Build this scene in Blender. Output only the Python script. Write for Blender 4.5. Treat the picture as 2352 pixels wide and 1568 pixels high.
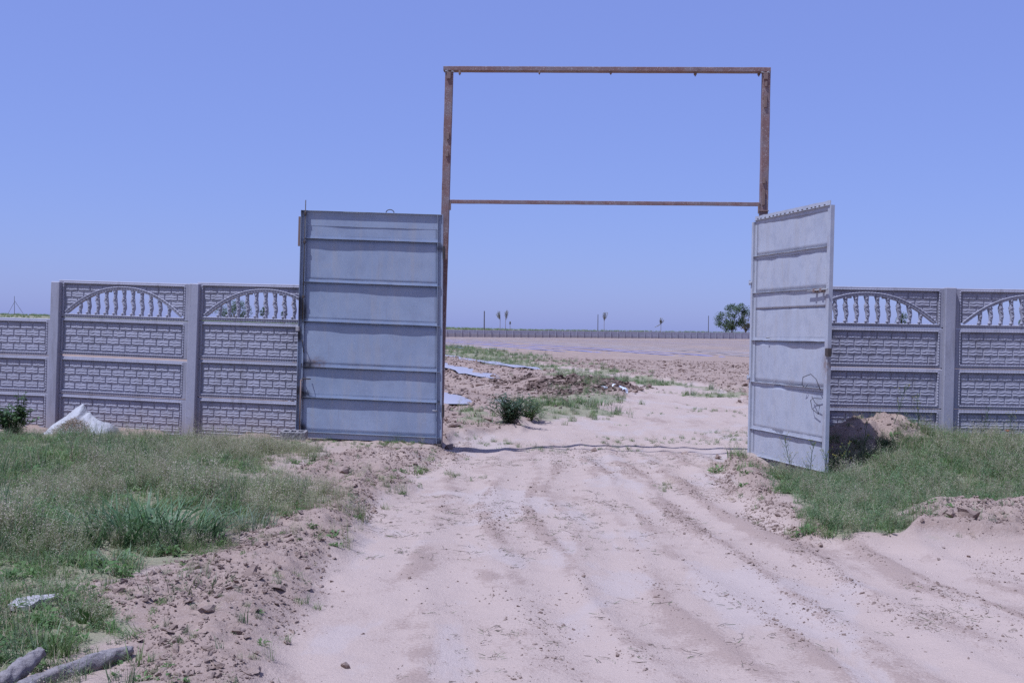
import bpy, bmesh, math, random
import numpy as np
from mathutils import Matrix, Vector

random.seed(7)
RNG = np.random.default_rng(11)
for o in list(bpy.data.objects):
    bpy.data.objects.remove(o)
scene = bpy.context.scene
COL = scene.collection
R = math.radians

# ------------------------------------------------------------------ camera, sky, sun, exposure
PW, PH = 2352.0, 1568.0          # pixel frame used for measuring the photograph
FOC = 2600.0                     # focal length in those pixels
EYE = 1.48
PITCH, ROLL = 0.595, 1.25
cam_d = bpy.data.cameras.new('camera')
cam = bpy.data.objects.new('camera', cam_d)
COL.objects.link(cam)
cam_d.sensor_width = 36.0
cam_d.lens = 36.0 * FOC / PW
cam_d.clip_start = 0.05
cam_d.clip_end = 12000
CM = Matrix.Rotation(R(90 - PITCH), 4, 'X') @ Matrix.Rotation(R(ROLL), 4, 'Z')
cam.matrix_world = Matrix.Translation((0, 0, EYE)) @ CM
scene.camera = cam
CM3 = np.array(CM.to_3x3())

SUNV = Vector((-0.374, -0.25, 1.0)).normalized()      # towards the sun
SUN_EL = math.asin(SUNV.z)
SUN_AZ = math.atan2(SUNV.x, SUNV.y)                    # clockwise from +Y
world = bpy.data.worlds.new('World')
scene.world = world
world.use_nodes = True
wt = world.node_tree
for n in list(wt.nodes):
    wt.nodes.remove(n)
w_out = wt.nodes.new('ShaderNodeOutputWorld')
w_bg = wt.nodes.new('ShaderNodeBackground')
w_sky = wt.nodes.new('ShaderNodeTexSky')
w_sky.sky_type = 'NISHITA'
w_sky.sun_disc = False
w_sky.sun_elevation = SUN_EL
w_sky.sun_rotation = SUN_AZ
w_sky.altitude = 300
w_sky.air_density = 1.0
w_sky.dust_density = 1.0
w_sky.ozone_density = 3.0
w_mix = wt.nodes.new('ShaderNodeMix')              # dusty air evens the blue out over the whole sky
w_mix.data_type = 'RGBA'
w_mix.inputs[0].default_value = 0.5
wt.links.new(w_sky.outputs[0], w_mix.inputs[6])
w_mix.inputs[7].default_value = (4.2, 4.3, 8.6, 1)
wt.links.new(w_mix.outputs[2], w_bg.inputs[0])
w_bg.inputs[1].default_value = 0.0735
wt.links.new(w_bg.outputs[0], w_out.inputs[0])

sun_d = bpy.data.lights.new('sun', 'SUN')
sun_d.energy = 3.9
sun_d.angle = R(0.7)
sun_d.color = (1.0, 0.965, 0.92)
sun = bpy.data.objects.new('sun', sun_d)
COL.objects.link(sun)
sun.rotation_euler = (-SUNV).to_track_quat('-Z', 'Y').to_euler()
sun.location = (0, 0, 60)

vs = scene.view_settings
scene.display_settings.display_device = 'sRGB'
vs.view_transform = 'Standard'
vs.look = 'None'
vs.gamma = 1.0
vs.use_curve_mapping = False
vs.exposure = 0.27
vs.use_white_balance = True            # the photograph's cool camera white balance
vs.white_balance_temperature = 5150
vs.white_balance_tint = 15
scene.cycles.use_denoising = False      # keeps the grit of soil and grass; the photograph is grainy too
scene.cycles.max_bounces = 6
scene.cycles.transparent_max_bounces = 8

# ------------------------------------------------------------------ pixel helpers
def ray(u, v):
    d = CM3 @ np.array([u - PW / 2, -(v - PH / 2), -FOC])
    return d
def at(u, v, y):
    d = ray(u, v)
    return Vector((d[0] / d[1] * y, y, EYE + d[2] / d[1] * y))
def gp(u, v, z=0.0):
    d = ray(u, v)
    t = (z - EYE) / d[2]
    return (d[0] * t, d[1] * t)
def project(p):
    q = CM3.T @ (np.array(p) - np.array([0, 0, EYE]))
    return (PW / 2 + FOC * q[0] / -q[2], PH / 2 - FOC * q[1] / -q[2])

# ------------------------------------------------------------------ noise
def _hash(ix, iy, seed):
    n = (ix.astype(np.int64) * 374761393 + iy.astype(np.int64) * 668265263 + seed * 974711) & 0xffffffff
    n = ((n ^ (n >> 13)) * 1274126177) & 0xffffffff
    n = (n ^ (n >> 16)) & 0xffffff
    return n / float(0xffffff)
def vnoise(x, y, seed=0):
    x = np.asarray(x, float); y = np.asarray(y, float)
    ix = np.floor(x); iy = np.floor(y)
    fx = x - ix; fy = y - iy
    fx = fx * fx * (3 - 2 * fx); fy = fy * fy * (3 - 2 * fy)
    a = _hash(ix, iy, seed); b = _hash(ix + 1, iy, seed)
    c = _hash(ix, iy + 1, seed); d = _hash(ix + 1, iy + 1, seed)
    return (a + (b - a) * fx) * (1 - fy) + (c + (d - c) * fx) * fy - 0.5
def fbm(x, y, seed=0, oct=4, gain=0.5):
    s = 0; a = 1.0; f = 1.0
    for k in range(oct):
        s = s + a * vnoise(x * f + 17.3 * k, y * f - 9.1 * k, seed + k)
        a *= gain; f *= 2.03
    return s
def sstep(a, b, x):
    t = np.clip((x - a) / (b - a), 0, 1)
    return t * t * (3 - 2 * t)
def sdpoly(x, y, poly):
    d = np.full(np.shape(x), 1e18); inside = np.zeros(np.shape(x), bool)
    n = len(poly)
    for i in range(n):
        x0, y0 = poly[i]; x1, y1 = poly[(i + 1) % n]
        ex, ey = x1 - x0, y1 - y0
        L = ex * ex + ey * ey + 1e-12
        t = np.clip(((x - x0) * ex + (y - y0) * ey) / L, 0, 1)
        d = np.minimum(d, (x - x0 - t * ex) ** 2 + (y - y0 - t * ey) ** 2)
        c = ((y0 > y) != (y1 > y)) & (x < (x1 - x0) * (y - y0) / (y1 - y0 + 1e-12) + x0)
        inside ^= c
    return np.where(inside, -1, 1) * np.sqrt(d)
def px(*pts, z=0.0):
    return [gp(u, v, z) for u, v in pts]

# ------------------------------------------------------------------ ground plan (measured on the photograph)
P_TRACK = ([(-2.6, -3.0), (-1.9, 2.5)] +
    px((600, 1568), (650, 1440), (725, 1340), (790, 1250), (850, 1180), (905, 1120), (960, 1075), (1015, 1046), (1020, 1030),
       (1028, 992), (1130, 988), (1200, 978), (1260, 962), (1330, 930), (1440, 908), (1435, 884), (1330, 863), (1200, 843), (1100, 828), (1015, 814),
       (1015, 806), (1060, 811), (1150, 822), (1250, 834), (1380, 850), (1500, 866), (1640, 886), (1725, 918), (1760, 960), (1760, 1030),
       (1715, 1046), (1660, 1058), (1690, 1115), (1775, 1180), (1890, 1225), (2100, 1248), (2352, 1268)) +
    [(8, 8.3), (60, 7.0), (60, -12), (-2.6, -12)])
P_BERM_L = px((300, 1640), (280, 1500), (300, 1440), (225, 1385), (280, 1345), (420, 1298), (550, 1252), (640, 1196), (780, 1162), (765, 1138),
              (620, 1100), (720, 1062), (800, 1042), (1008, 1030), (1075, 1030), (960, 1082), (905, 1125), (850, 1185), (790, 1255), (725, 1345), (640, 1450), (590, 1600))
P_BERM_R = px((1630, 1052), (1700, 1045), (1820, 1068), (1790, 1085), (1780, 1115), (1800, 1160), (1905, 1222), (1850, 1240), (1740, 1185), (1680, 1120), (1635, 1080))
P_CUT = px((2075, 1240), (2115, 1172), (2352, 1182), (2600, 1195), (2600, 1275), (2352, 1252))
P_GRASS_L = ([(-16, 15.2)] + px((0, 990), (690, 1006), (765, 1022), (740, 1045), (640, 1052), (560, 1078), (520, 1112), (610, 1122), (760, 1142), (770, 1168),
               (640, 1200), (560, 1255), (430, 1300), (290, 1345), (230, 1385), (300, 1440), (285, 1490), (100, 1545), (-50, 1600)) + [(-3.2, 2.5), (-16, 2.5)])
P_GRASS_R = px((1815, 1072), (1900, 1052), (2030, 1030), (2090, 990), (2352, 985), (2900, 985), (2900, 1200), (2352, 1180), (2200, 1172), (2112, 1172),
               (2080, 1238), (1900, 1228), (1800, 1165), (1768, 1115))
P_BAND = px((1000, 788), (1180, 811), (1330, 844), (1420, 858), (1560, 870), (1760, 912), (1760, 925), (1600, 893), (1450, 872), (1360, 866), (1290, 862), (1150, 838), (1000, 815))
P_PATCH = px((1120, 985), (1165, 935), (1290, 908), (1350, 882), (1410, 876), (1440, 884), (1425, 905), (1420, 925), (1340, 948), (1250, 965), (1180, 980))
P_PATCH2 = px((1035, 948), (1120, 950), (1130, 982), (1080, 982))
P_DARK = px((1165, 880), (1190, 871), (1290, 876), (1400, 885), (1450, 895), (1440, 906), (1330, 905), (1260, 908), (1200, 892))
RD = np.array([-0.2205, 0.9754])         # direction of the planting rows
def lat(x, y):
    return x * RD[1] - y * RD[0]

def ground(x, y, fine=True):
    """height and surface masks of the land"""
    x = np.atleast_1d(np.asarray(x, float)); y = np.atleast_1d(np.asarray(y, float))
    near = (y < 130) & (np.abs(x) < 80)
    def msk(poly, a, b, wob=0.0, sc=1.0, seed=3):
        out = np.full(x.shape, 9.0)
        xn, yn = x[near], y[near]
        w = wob * fbm(xn * sc, yn * sc, seed, 3) * np.clip(yn / 9.0, 0.6, 4)
        out[near] = sdpoly(xn, yn, poly) + w
        return sstep(a, b, out)
    track = msk(P_TRACK, 0.16, -0.14, 0.24, 1.8, 3)
    bl = msk(P_BERM_L, 0.10, -0.14, 0.25, 2.0, 5)
    br = msk(P_BERM_R, 0.08, -0.12, 0.2, 2.0, 6)
    cut = msk(P_CUT, 0.08, -0.12, 0.2, 2.0, 7)
    blh = msk(P_BERM_L, 0.10, -0.42, 0.25, 2.0, 5)
    brh = msk(P_BERM_R, 0.08, -0.30, 0.2, 2.0, 6)
    gl = msk(P_GRASS_L, 0.10, -0.25, 0.55, 1.3, 8)
    glw = msk(P_GRASS_L, 0.95, 0.0, 0.5, 1.6, 14)
    gr = msk(P_GRASS_R, 0.08, -0.2, 0.3, 1.6, 9)
    band = msk(P_BAND, 0.6, -0.8, 1.0, 0.5, 10)
    pat = np.maximum(msk(P_PATCH, 0.2, -0.4, 0.6, 0.9, 11), msk(P_PATCH2, 0.1, -0.3, 0.4, 1.2, 12))
    dark = msk(P_DARK, 0.5, -0.9, 0.8, 0.7, 13)
    inside = sstep(13.9, 14.6, y)                       # the land beyond the fence
    berm = np.clip(np.maximum(np.maximum(bl, br), cut) * (1 - 0.85 * inside), 0, 1)
    # large shapes
    h = 0.03 + 0.05 * fbm(x * 0.5, y * 0.5, 21, 3)
    h = h + 0.05 * sstep(-1.5, -6, x) * (1 - inside)
    bank_r = 0.22 * sstep(9.4, 13.4, y) * sstep(3.5, 4.8, x) * (1 - sstep(14.0, 15.2, y))
    h = h + bank_r
    h = h * (1 - inside * 0.7)
    tr = -0.05 - 0.045 * np.exp(-((y - 14.7) / 1.3) ** 2) + 0.014 * fbm(x * 0.9, y * 0.35, 22, 4) + 0.012 * fbm(x * 3, y * 3, 23, 3)
    # wheel ruts that run through the gate and fan out to the right
    rut = np.zeros(x.shape)
    bend = x - 0.9 - 0.022 * np.clip(11 - y, 0, 9) ** 2 * 0.6
    for c, wd, am in ((-1.2, 0.12, 0.016), (-0.75, 0.10, 0.012), (-0.3, 0.11, 0.014), (0.2, 0.10, 0.012), (0.55, 0.12, 0.016), (1.0, 0.11, 0.014), (1.45, 0.10, 0.012), (1.9, 0.13, 0.014), (2.6, 0.13, 0.013), (3.2, 0.12, 0.012)):
        q = (bend - c * (1 + 0.045 * np.clip(12 - y, 0, 9)) + 0.34 * vnoise(y * 0.45 + 3 * c, y * 0 + c, 31) + 0.10 * vnoise(y * 1.7, y * 0 + c, 32))
        am = am * (1 - 0.75 * sstep(13.5, 17, y))
        tr = tr - am * np.exp(-(q / wd) ** 2) + am * 0.7 * np.exp(-((np.abs(q) - 2 * wd) / (0.6 * wd)) ** 2)
        rut = np.maximum(rut, np.exp(-((np.abs(q) - 1.9 * wd) / (0.7 * wd)) ** 2) * (0.55 + 0.9 * vnoise(y * 0.5 + c * 7, y * 0 + c, 36)) )
    rut = np.clip(rut * np.clip(0.75 + 1.9 * fbm(x * 0.9, y * 0.55, 38, 4, 0.6), 0, 1.5) * (1 - 0.6 * sstep(13.5, 17, y)), 0, 1)
    h = h * (1 - track) + tr * track
    lump = 0.035 + 0.085 * fbm(x * 2.3, y * 2.3, 25, 4, 0.6) + 0.045 * np.abs(fbm(x * 6, y * 6, 26, 4, 0.65))
    bh = np.clip(np.maximum(np.maximum(blh, brh), cut) * (1 - 0.85 * inside), 0, 1)
    h = h + bh * (0.35 + 0.65 * (1 - track)) * np.maximum(lump * 0.95, -0.02)
    h = h + cut * 0.05
    # heap of earth beside the right gate leaf, against the fence
    m = np.exp(-(((x - 4.24) / 0.68) ** 2 + ((y - 13.45) / 0.48) ** 2) ** 1.25)
    m2 = np.exp(-(((x - 3.75) / 0.6) ** 2 + ((y - 12.4) / 0.5) ** 2))
    mound = np.clip(m * 1.15 + m2 * 0.45, 0, 1)
    h = h + 0.32 * m * (1 + 0.9 * fbm(x * 2.6, y * 2.6, 27, 4)) + 0.035 * m * np.abs(fbm(x * 8, y * 8, 37, 3))
    h = h + 0.05 * mound * fbm(x * 6, y * 6, 28, 3)
    dip = np.exp(-(((x - 3.22) / 0.42) ** 2 + ((y - 12.75) / 0.95) ** 2) ** 1.5)     # scraped hollow under the open leaf
    h = h - 0.17 * dip
    # ploughed land with shallow furrows
    field = inside * (1 - track) * (1 - 0.75 * np.maximum(band, pat))
    fur = 0.05 * np.cos(lat(x, y) * 2 * math.pi / 1.45) * sstep(70, 30, y)
    h = h + field * (fur + 0.11 * fbm(x * 1.7, y * 1.7, 29, 4, 0.6) * sstep(120, 40, y))
    h = h + dark * (0.10 + 0.22 * fbm(x * 1.3, y * 1.3, 30, 3))
    h = h + 0.05 * pat
    # gentle fall and cross slope of the far land, then the grassy rise beyond the far wall
    far = sstep(60, 300, y)
    h = h + far * np.clip(-0.62 + 0.0122 * x, -2.0, 1.6)
    crest = 1.55 + 1.15 * sstep(-60, -170, x) + 0.5 * sstep(20, 90, x) + 0.25 * fbm(x * 0.03, y * 0.02, 33, 3)
    rise = sstep(322, 410, y + 0.25 * np.clip(-x, 0, 300))
    h = h * (1 - rise) + crest * rise
    if fine:
        rough = 0.006 + 0.010 * (1 - track) * (1 - inside) + 0.016 * berm + 0.012 * field + 0.012 * mound
        h = h + rough * sstep(40, 20, y) * fbm(x * 13, y * 13, 34, 3, 0.6)
    green = np.clip(np.maximum(np.maximum(gl, gr) * (1 - 0.9 * inside), np.maximum(band, pat) * 0.8), 0, 1)
    green = green * (1 - 0.85 * np.clip(mound * 1.6, 0, 1))
    green = np.maximum(green, rise)
    green = np.maximum(green, 0.35 * (1 - inside) * (1 - track) * (1 - berm) * (1 - mound))
    return h, dict(track=track, berm=np.clip(np.maximum(berm, np.maximum(field, mound)), 0, 1), green=green, dark=dark, field=field,
                   gl=gl * (1 - inside), gr=gr * (1 - inside), band=band, pat=pat, mound=mound, inside=inside, bermn=berm, rise=rise, rut=rut, dip=dip, glw=glw * (1 - inside))
def hz(x, y):
    return float(ground([x], [y])[0][0])
def gpt(u, v):
    """point of the land seen at a pixel"""
    z = 0.0
    for k in range(6):
        x, y = gp(u, v, z)
        z = 0.5 * z + 0.5 * hz(x, y)
    return Vector((x, y, hz(x, y)))

# ------------------------------------------------------------------ mesh helpers
class MB:
    def __init__(s):
        s.v = []; s.f = []; s.c = []; s.attr = {}
    def add(s, vs, fs, c=None):
        b = len(s.v)
        s.v += [tuple(p) for p in vs]
        s.f += [tuple(i + b for i in f) for f in fs]
        if c is not None:
            s.c += [c] * len(vs)
        return b
    def box(s, x0, x1, y0, y1, z0, z1, ch=0.0, c=None):
        if ch <= 0:
            s.add([(x0, y0, z0), (x1, y0, z0), (x1, y1, z0), (x0, y1, z0), (x0, y0, z1), (x1, y0, z1), (x1, y1, z1), (x0, y1, z1)],
                  [(0, 3, 2, 1), (4, 5, 6, 7), (0, 1, 5, 4), (1, 2, 6, 5), (2, 3, 7, 6), (3, 0, 4, 7)], c)
            return
        bm = bmesh.new()
        bmesh.ops.create_cube(bm, size=1)
        for q in bm.verts:
            q.co = Vector(((x0 + x1) / 2 + q.co.x * (x1 - x0), (y0 + y1) / 2 + q.co.y * (y1 - y0), (z0 + z1) / 2 + q.co.z * (z1 - z0)))
        bmesh.ops.bevel(bm, geom=bm.edges[:], offset=ch, segments=1, affect='EDGES')
        bm.verts.index_update()
        s.add([q.co[:] for q in bm.verts], [[q.index for q in f.verts] for f in bm.faces], c)
        bm.free()
    def tube(s, pts, rad, n=8, cap=True, c=None):
        pts = [Vector(p) for p in pts]
        if not hasattr(rad, '__len__'):
            rad = [rad] * len(pts)
        rings = []
        up = Vector((0.13, 0.21, 0.97))
        for i, p in enumerate(pts):
            d = (pts[min(i + 1, len(pts) - 1)] - pts[max(i - 1, 0)]).normalized()
            a = d.cross(up)
            if a.length < 0.05:
                a = d.cross(Vector((1, 0, 0)))
            a.normalize(); b = d.cross(a)
            rings.append([p + (a * math.cos(2 * math.pi * k / n) + b * math.sin(2 * math.pi * k / n)) * rad[i] for k in range(n)])
        fs = []
        for i in range(len(pts) - 1):
            for k in range(n):
                fs.append((i * n + k, i * n + (k + 1) % n, (i + 1) * n + (k + 1) % n, (i + 1) * n + k))
        if cap:
            fs.append(tuple(range(n - 1, -1, -1))); fs.append(tuple((len(pts) - 1) * n + k for k in range(n)))
        s.add([q for r in rings for q in r], fs, c)
    def ball(s, p, r, sq=(1, 1, 1), sub=1, c=None):
        bm = bmesh.new()
        bmesh.ops.create_icosphere(bm, subdivisions=sub, radius=r)
        bm.verts.index_update()
        s.add([(p[0] + q.co.x * sq[0], p[1] + q.co.y * sq[1], p[2] + q.co.z * sq[2]) for q in bm.verts], [[q.index for q in f.verts] for f in bm.faces], c)
        bm.free()
    def blade(s, p, h, w, az, lean, c, seg=3, curl=1.0):
        dx, dy = math.cos(az), math.sin(az); wx, wy = -dy, dx
        vs = []; fs = []
        for i in range(seg + 1):
            t = i / seg
            o = lean * h * t ** (1 + curl)
            zz = h * (t - 0.35 * lean * t * t)
            ww = w * (1 - t ** 1.6) * 0.5
            q = (p[0] + dx * o, p[1] + dy * o, p[2] + zz)
            if i < seg:
                vs += [(q[0] - wx * ww, q[1] - wy * ww, q[2]), (q[0] + wx * ww, q[1] + wy * ww, q[2])]
            else:
                vs += [q]
        for i in range(seg - 1):
            fs.append((2 * i, 2 * i + 1, 2 * i + 3, 2 * i + 2))
        fs.append((2 * seg - 2, 2 * seg - 1, 2 * seg))
        s.add(vs, fs, c)
    def leaf(s, p, d, L, w, c, droop=0.2, nrm=None):
        d = Vector(d).normalized()
        n = Vector(nrm) if nrm is not None else Vector((random.uniform(-.6, .6), random.uniform(-.6, .6), 1))
        a = d.cross(n)
        if a.length < 1e-3:
            a = Vector((1, 0, 0))
        a.normalize(); p = Vector(p)
        m = p + d * L * 0.45; e = p + d * L - Vector((0, 0, droop * L))
        s.add([p, m - a * w / 2, e, m + a * w / 2, m - Vector((0, 0, 0.08 * w))], [(0, 1, 4), (1, 2, 4), (2, 3, 4), (3, 0, 4)], c)
    def mesh(s, name, smooth=False):
        me = bpy.data.meshes.new(name)
        me.from_pydata(s.v, [], s.f)
        if s.c and len(s.c) == len(s.v):
            ca = me.attributes.new('col', 'FLOAT_COLOR', 'POINT')
            ca.data.foreach_set('color', np.array([(*q[:3], 1.0) for q in s.c], dtype=np.float32).ravel())
        for k, arr in s.attr.items():
            a = me.attributes.new(k, 'FLOAT', 'POINT')
            a.data.foreach_set('value', np.array(arr, dtype=np.float32))
        if smooth:
            me.polygons.foreach_set('use_smooth', [True] * len(me.polygons))
        me.update()
        return me

def link(name, me, material=None, parent=None, world=None):
    o = bpy.data.objects.new(name, me)
    COL.objects.link(o)
    if material is not None and me is not None and not me.materials:
        me.materials.append(material)
    if parent is not None:
        o.parent = parent
    if world is not None:
        o.matrix_basis = (WORLD[parent.name].inverted() @ world) if parent is not None else world
        WORLD[o.name] = world
    else:
        WORLD[o.name] = WORLD[parent.name].copy() if parent is not None else Matrix()
    return o
WORLD = {}
def thing(name, label, cat, world=None, group=None):
    o = link(name, None, world=world or Matrix())
    o.empty_display_size = 0.2
    return tag(o, label, cat, group)
def tag(o, label, cat, group=None):
    o['label'] = label; o['category'] = cat
    if group:
        o['group'] = group
    return o
def T(x, y, z):
    return Matrix.Translation((x, y, z))
def frame_matrix(o, xdir, zdir):
    """matrix at o, local x along xdir, local z close to zdir"""
    x = Vector(xdir).normalized(); z = Vector(zdir)
    y = z.cross(x).normalized(); z = x.cross(y)
    m = Matrix((x, y, z)).transposed().to_4x4()
    m.translation = Vector(o)
    return m

# ------------------------------------------------------------------ materials
class NT:
    def __init__(s, name):
        s.m = bpy.data.materials.new(name); s.m.use_nodes = True
        s.t = s.m.node_tree
        s.b = next(n for n in s.t.nodes if n.type == 'BSDF_PRINCIPLED')
        s.out = next(n for n in s.t.nodes if n.type == 'OUTPUT_MATERIAL')
        s._pos = None
    def n(s, typ, **k):
        nd = s.t.nodes.new(typ)
        for a, b in k.items():
            setattr(nd, a, b)
        return nd
    def l(s, a, b):
        s.t.links.new(a, b)
    def val(s, sock, v):
        if isinstance(v, bpy.types.NodeSocket):
            s.l(v, sock)
        else:
            sock.default_value = v
    def pos(s, kind='Object'):
        if kind == 'World':
            return s.n('ShaderNodeNewGeometry').outputs['Position']
        return s.n('ShaderNodeTexCoord').outputs[kind]
    def noise(s, co, scale, detail=3, rough=0.55, stretch=None, dist=0.0):
        if stretch:
            mp = s.n('ShaderNodeMapping'); s.l(co, mp.inputs[0]); mp.inputs['Scale'].default_value = stretch
            co = mp.outputs[0]
        t = s.n('ShaderNodeTexNoise')
        s.l(co, t.inputs['Vector']); t.inputs['Scale'].default_value = scale
        t.inputs['Detail'].default_value = detail; t.inputs['Roughness'].default_value = rough
        t.inputs['Distortion'].default_value = dist
        return t.outputs['Fac']
    def ramp(s, fac, a, b, ca=(0, 0, 0, 1), cb=(1, 1, 1, 1)):
        r = s.n('ShaderNodeMapRange'); r.interpolation_type = 'SMOOTHSTEP'
        s.val(r.inputs['Value'], fac); r.inputs['From Min'].default_value = a; r.inputs['From Max'].default_value = b
        return r.outputs[0]
    def math(s, op, a, b=0.0, clamp=False):
        m = s.n('ShaderNodeMath', operation=op, use_clamp=clamp)
        s.val(m.inputs[0], a); s.val(m.inputs[1], b)
        return m.outputs[0]
    def mix(s, fac, a, b, mode='MIX'):
        m = s.n('ShaderNodeMix', data_type='RGBA', blend_type=mode)
        s.val(m.inputs[0], fac)
        for sock, v in ((m.inputs[6], a), (m.inputs[7], b)):
            if isinstance(v, tuple):
                sock.default_value = (*v[:3], 1)
            else:
                s.l(v, sock)
        return m.outputs[2]
    def attr(s, name, out='Fac'):
        return s.n('ShaderNodeAttribute', attribute_name=name).outputs[out]
    def bump(s, h, strength=0.3, dist=0.01):
        b = s.n('ShaderNodeBump'); s.l(h, b.inputs['Height'])
        b.inputs['Strength'].default_value = strength; b.inputs['Distance'].default_value = dist
        s.l(b.outputs[0], s.b.inputs['Normal'])
        return b
    def col(s, c):
        s.val(s.b.inputs['Base Color'], (*c[:3], 1) if isinstance(c, tuple) else c)
    def rough(s, r):
        s.val(s.b.inputs['Roughness'], r)

def m_ground():
    t = NT('earth')
    P = t.pos('World')
    at_ = t.n('ShaderNodeAttribute', attribute_name='mask')
    sep = t.n('ShaderNodeSeparateColor'); t.l(at_.outputs['Color'], sep.inputs[0])
    track, berm, green = sep.outputs[0], sep.outputs[1], sep.outputs[2]
    dark = at_.outputs['Alpha']
    nl = t.noise(P, 0.55, 5, 0.6)
    ns = t.noise(P, 1.0, 6, 0.62, stretch=(1.5, 0.55, 1.0), dist=0.6)
    nm = t.noise(P, 5.0, 5, 0.65)
    nf = t.noise(P, 55.0, 4, 0.7)
    nb = t.noise(P, 160.0, 2, 0.6)
    # compacted pale dust with worn darker streaks of loose earth
    s1 = t.math('ADD', ns, t.math('MULTIPLY', t.math('SUBTRACT', nm, 0.5), 0.55))
    s1 = t.math('ADD', s1, t.math('MULTIPLY', t.math('SUBTRACT', nf, 0.5), 0.55))
    s1 = t.math('ADD', s1, t.math('MULTIPLY', t.math('SUBTRACT', t.attr('rut'), 0.36), 0.30))
    loose = t.ramp(s1, 0.455, 0.62)
    hard = t.ramp(t.math('ADD', ns, t.math('MULTIPLY', t.math('SUBTRACT', nl, 0.5), 0.9)), 0.47, 0.36)
    pale = t.mix(nl, (0.392, 0.296, 0.232), (0.455, 0.350, 0.280))
    pale = t.mix(t.math('MULTIPLY', hard, 0.45), pale, (0.420, 0.350, 0.308))
    trk = t.mix(t.math('MULTIPLY', loose, 0.80), pale, (0.315, 0.228, 0.178))
    # loose brown soil
    soil = t.mix(nm, (0.225, 0.157, 0.118), (0.365, 0.268, 0.208))
    soil = t.mix(t.math('MULTIPLY', t.ramp(nf, 0.45, 0.7), 0.5), soil, (0.42, 0.325, 0.258))
    soil = t.mix(t.ramp(nl, 0.52, 0.68), soil, (0.36, 0.27, 0.21))
    turf = t.mix(nm, (0.27, 0.235, 0.150), (0.17, 0.190, 0.090))
    base = t.mix(t.ramp(berm, 0.15, 0.6), t.mix(0.5, pale, soil), soil)
    c = t.mix(track, base, trk)
    gm = t.ramp(t.math('ADD', green, t.math('MULTIPLY', t.math('SUBTRACT', nm, 0.5), 0.7)), 0.35, 0.75)
    c = t.mix(t.math('MULTIPLY', gm, 0.82), c, turf)
    dk = t.mix(nm, (0.062, 0.040, 0.030), (0.17, 0.115, 0.085))
    c = t.mix(t.ramp(t.math('ADD', dark, t.math('MULTIPLY', t.math('SUBTRACT', nm, 0.5), 0.9)), 0.35, 0.75), c, dk)
    ng = t.noise(P, 95.0, 3, 0.7)
    c = t.mix(t.math('MULTIPLY', t.ramp(ng, 0.56, 0.68), t.math('ADD', 0.16, t.math('MULTIPLY', loose, 0.34))), c, (0.16, 0.11, 0.085))
    c = t.mix(t.math('MULTIPLY', t.ramp(ng, 0.42, 0.32), 0.22), c, (0.56, 0.45, 0.37))
    t.col(c)
    t.rough(0.95)
    t.b.inputs['Specular IOR Level'].default_value = 0.12
    hsum = t.math('ADD', t.math('MULTIPLY', nm, 0.8), t.math('ADD', t.math('MULTIPLY', nf, 0.85), t.math('MULTIPLY', nb, 0.30)))
    hsum = t.math('MULTIPLY', hsum, t.math('SUBTRACT', 1.0, t.math('MULTIPLY', t.math('MULTIPLY', hard, track), 0.15)))
    t.bump(hsum, 0.5, 0.032)
    return t.m
def m_soil(name, a, b, sc=8):
    t = NT(name); P = t.pos('Object')
    rnd = t.n('ShaderNodeObjectInfo').outputs['Random']
    n1 = t.noise(P, sc, 4, 0.6)
    c = t.mix(t.math('ADD', t.math('MULTIPLY', n1, 0.5), t.math('MULTIPLY', rnd, 0.5)), a, b)
    t.col(c); t.rough(0.95); t.b.inputs['Specular IOR Level'].default_value = 0.1
    t.bump(t.noise(P, sc * 5, 4, 0.7), 0.5, 0.02)
    return t.m
def m_leafy(name, trans=0.45, rough=0.6, var=0.35, hue=0.02):
    """foliage: colour stored per leaf, varied per plant"""
    t = NT(name)
    c = t.attr('col', 'Color')
    rnd = t.n('ShaderNodeObjectInfo').outputs['Random']
    hs = t.n('ShaderNodeHueSaturation'); t.l(c, hs.inputs['Color'])
    t.l(t.math('ADD', 1 - var / 2, t.math('MULTIPLY', rnd, var)), hs.inputs['Value'])
    t.l(t.math('ADD', 0.5 - hue / 2, t.math('MULTIPLY', rnd, hue)), hs.inputs['Hue'])
    t.l(hs.outputs[0], t.b.inputs['Base Color'])
    t.rough(rough); t.b.inputs['Specular IOR Level'].default_value = 0.35
    tr = t.n('ShaderNodeBsdfTranslucent'); t.l(hs.outputs[0], tr.inputs[0])
    mx = t.n('ShaderNodeMixShader'); mx.inputs[0].default_value = trans
    t.l(t.b.outputs[0], mx.inputs[1]); t.l(tr.outputs[0], mx.inputs[2]); t.l(mx.outputs[0], t.out.inputs[0])
    return t.m
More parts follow.
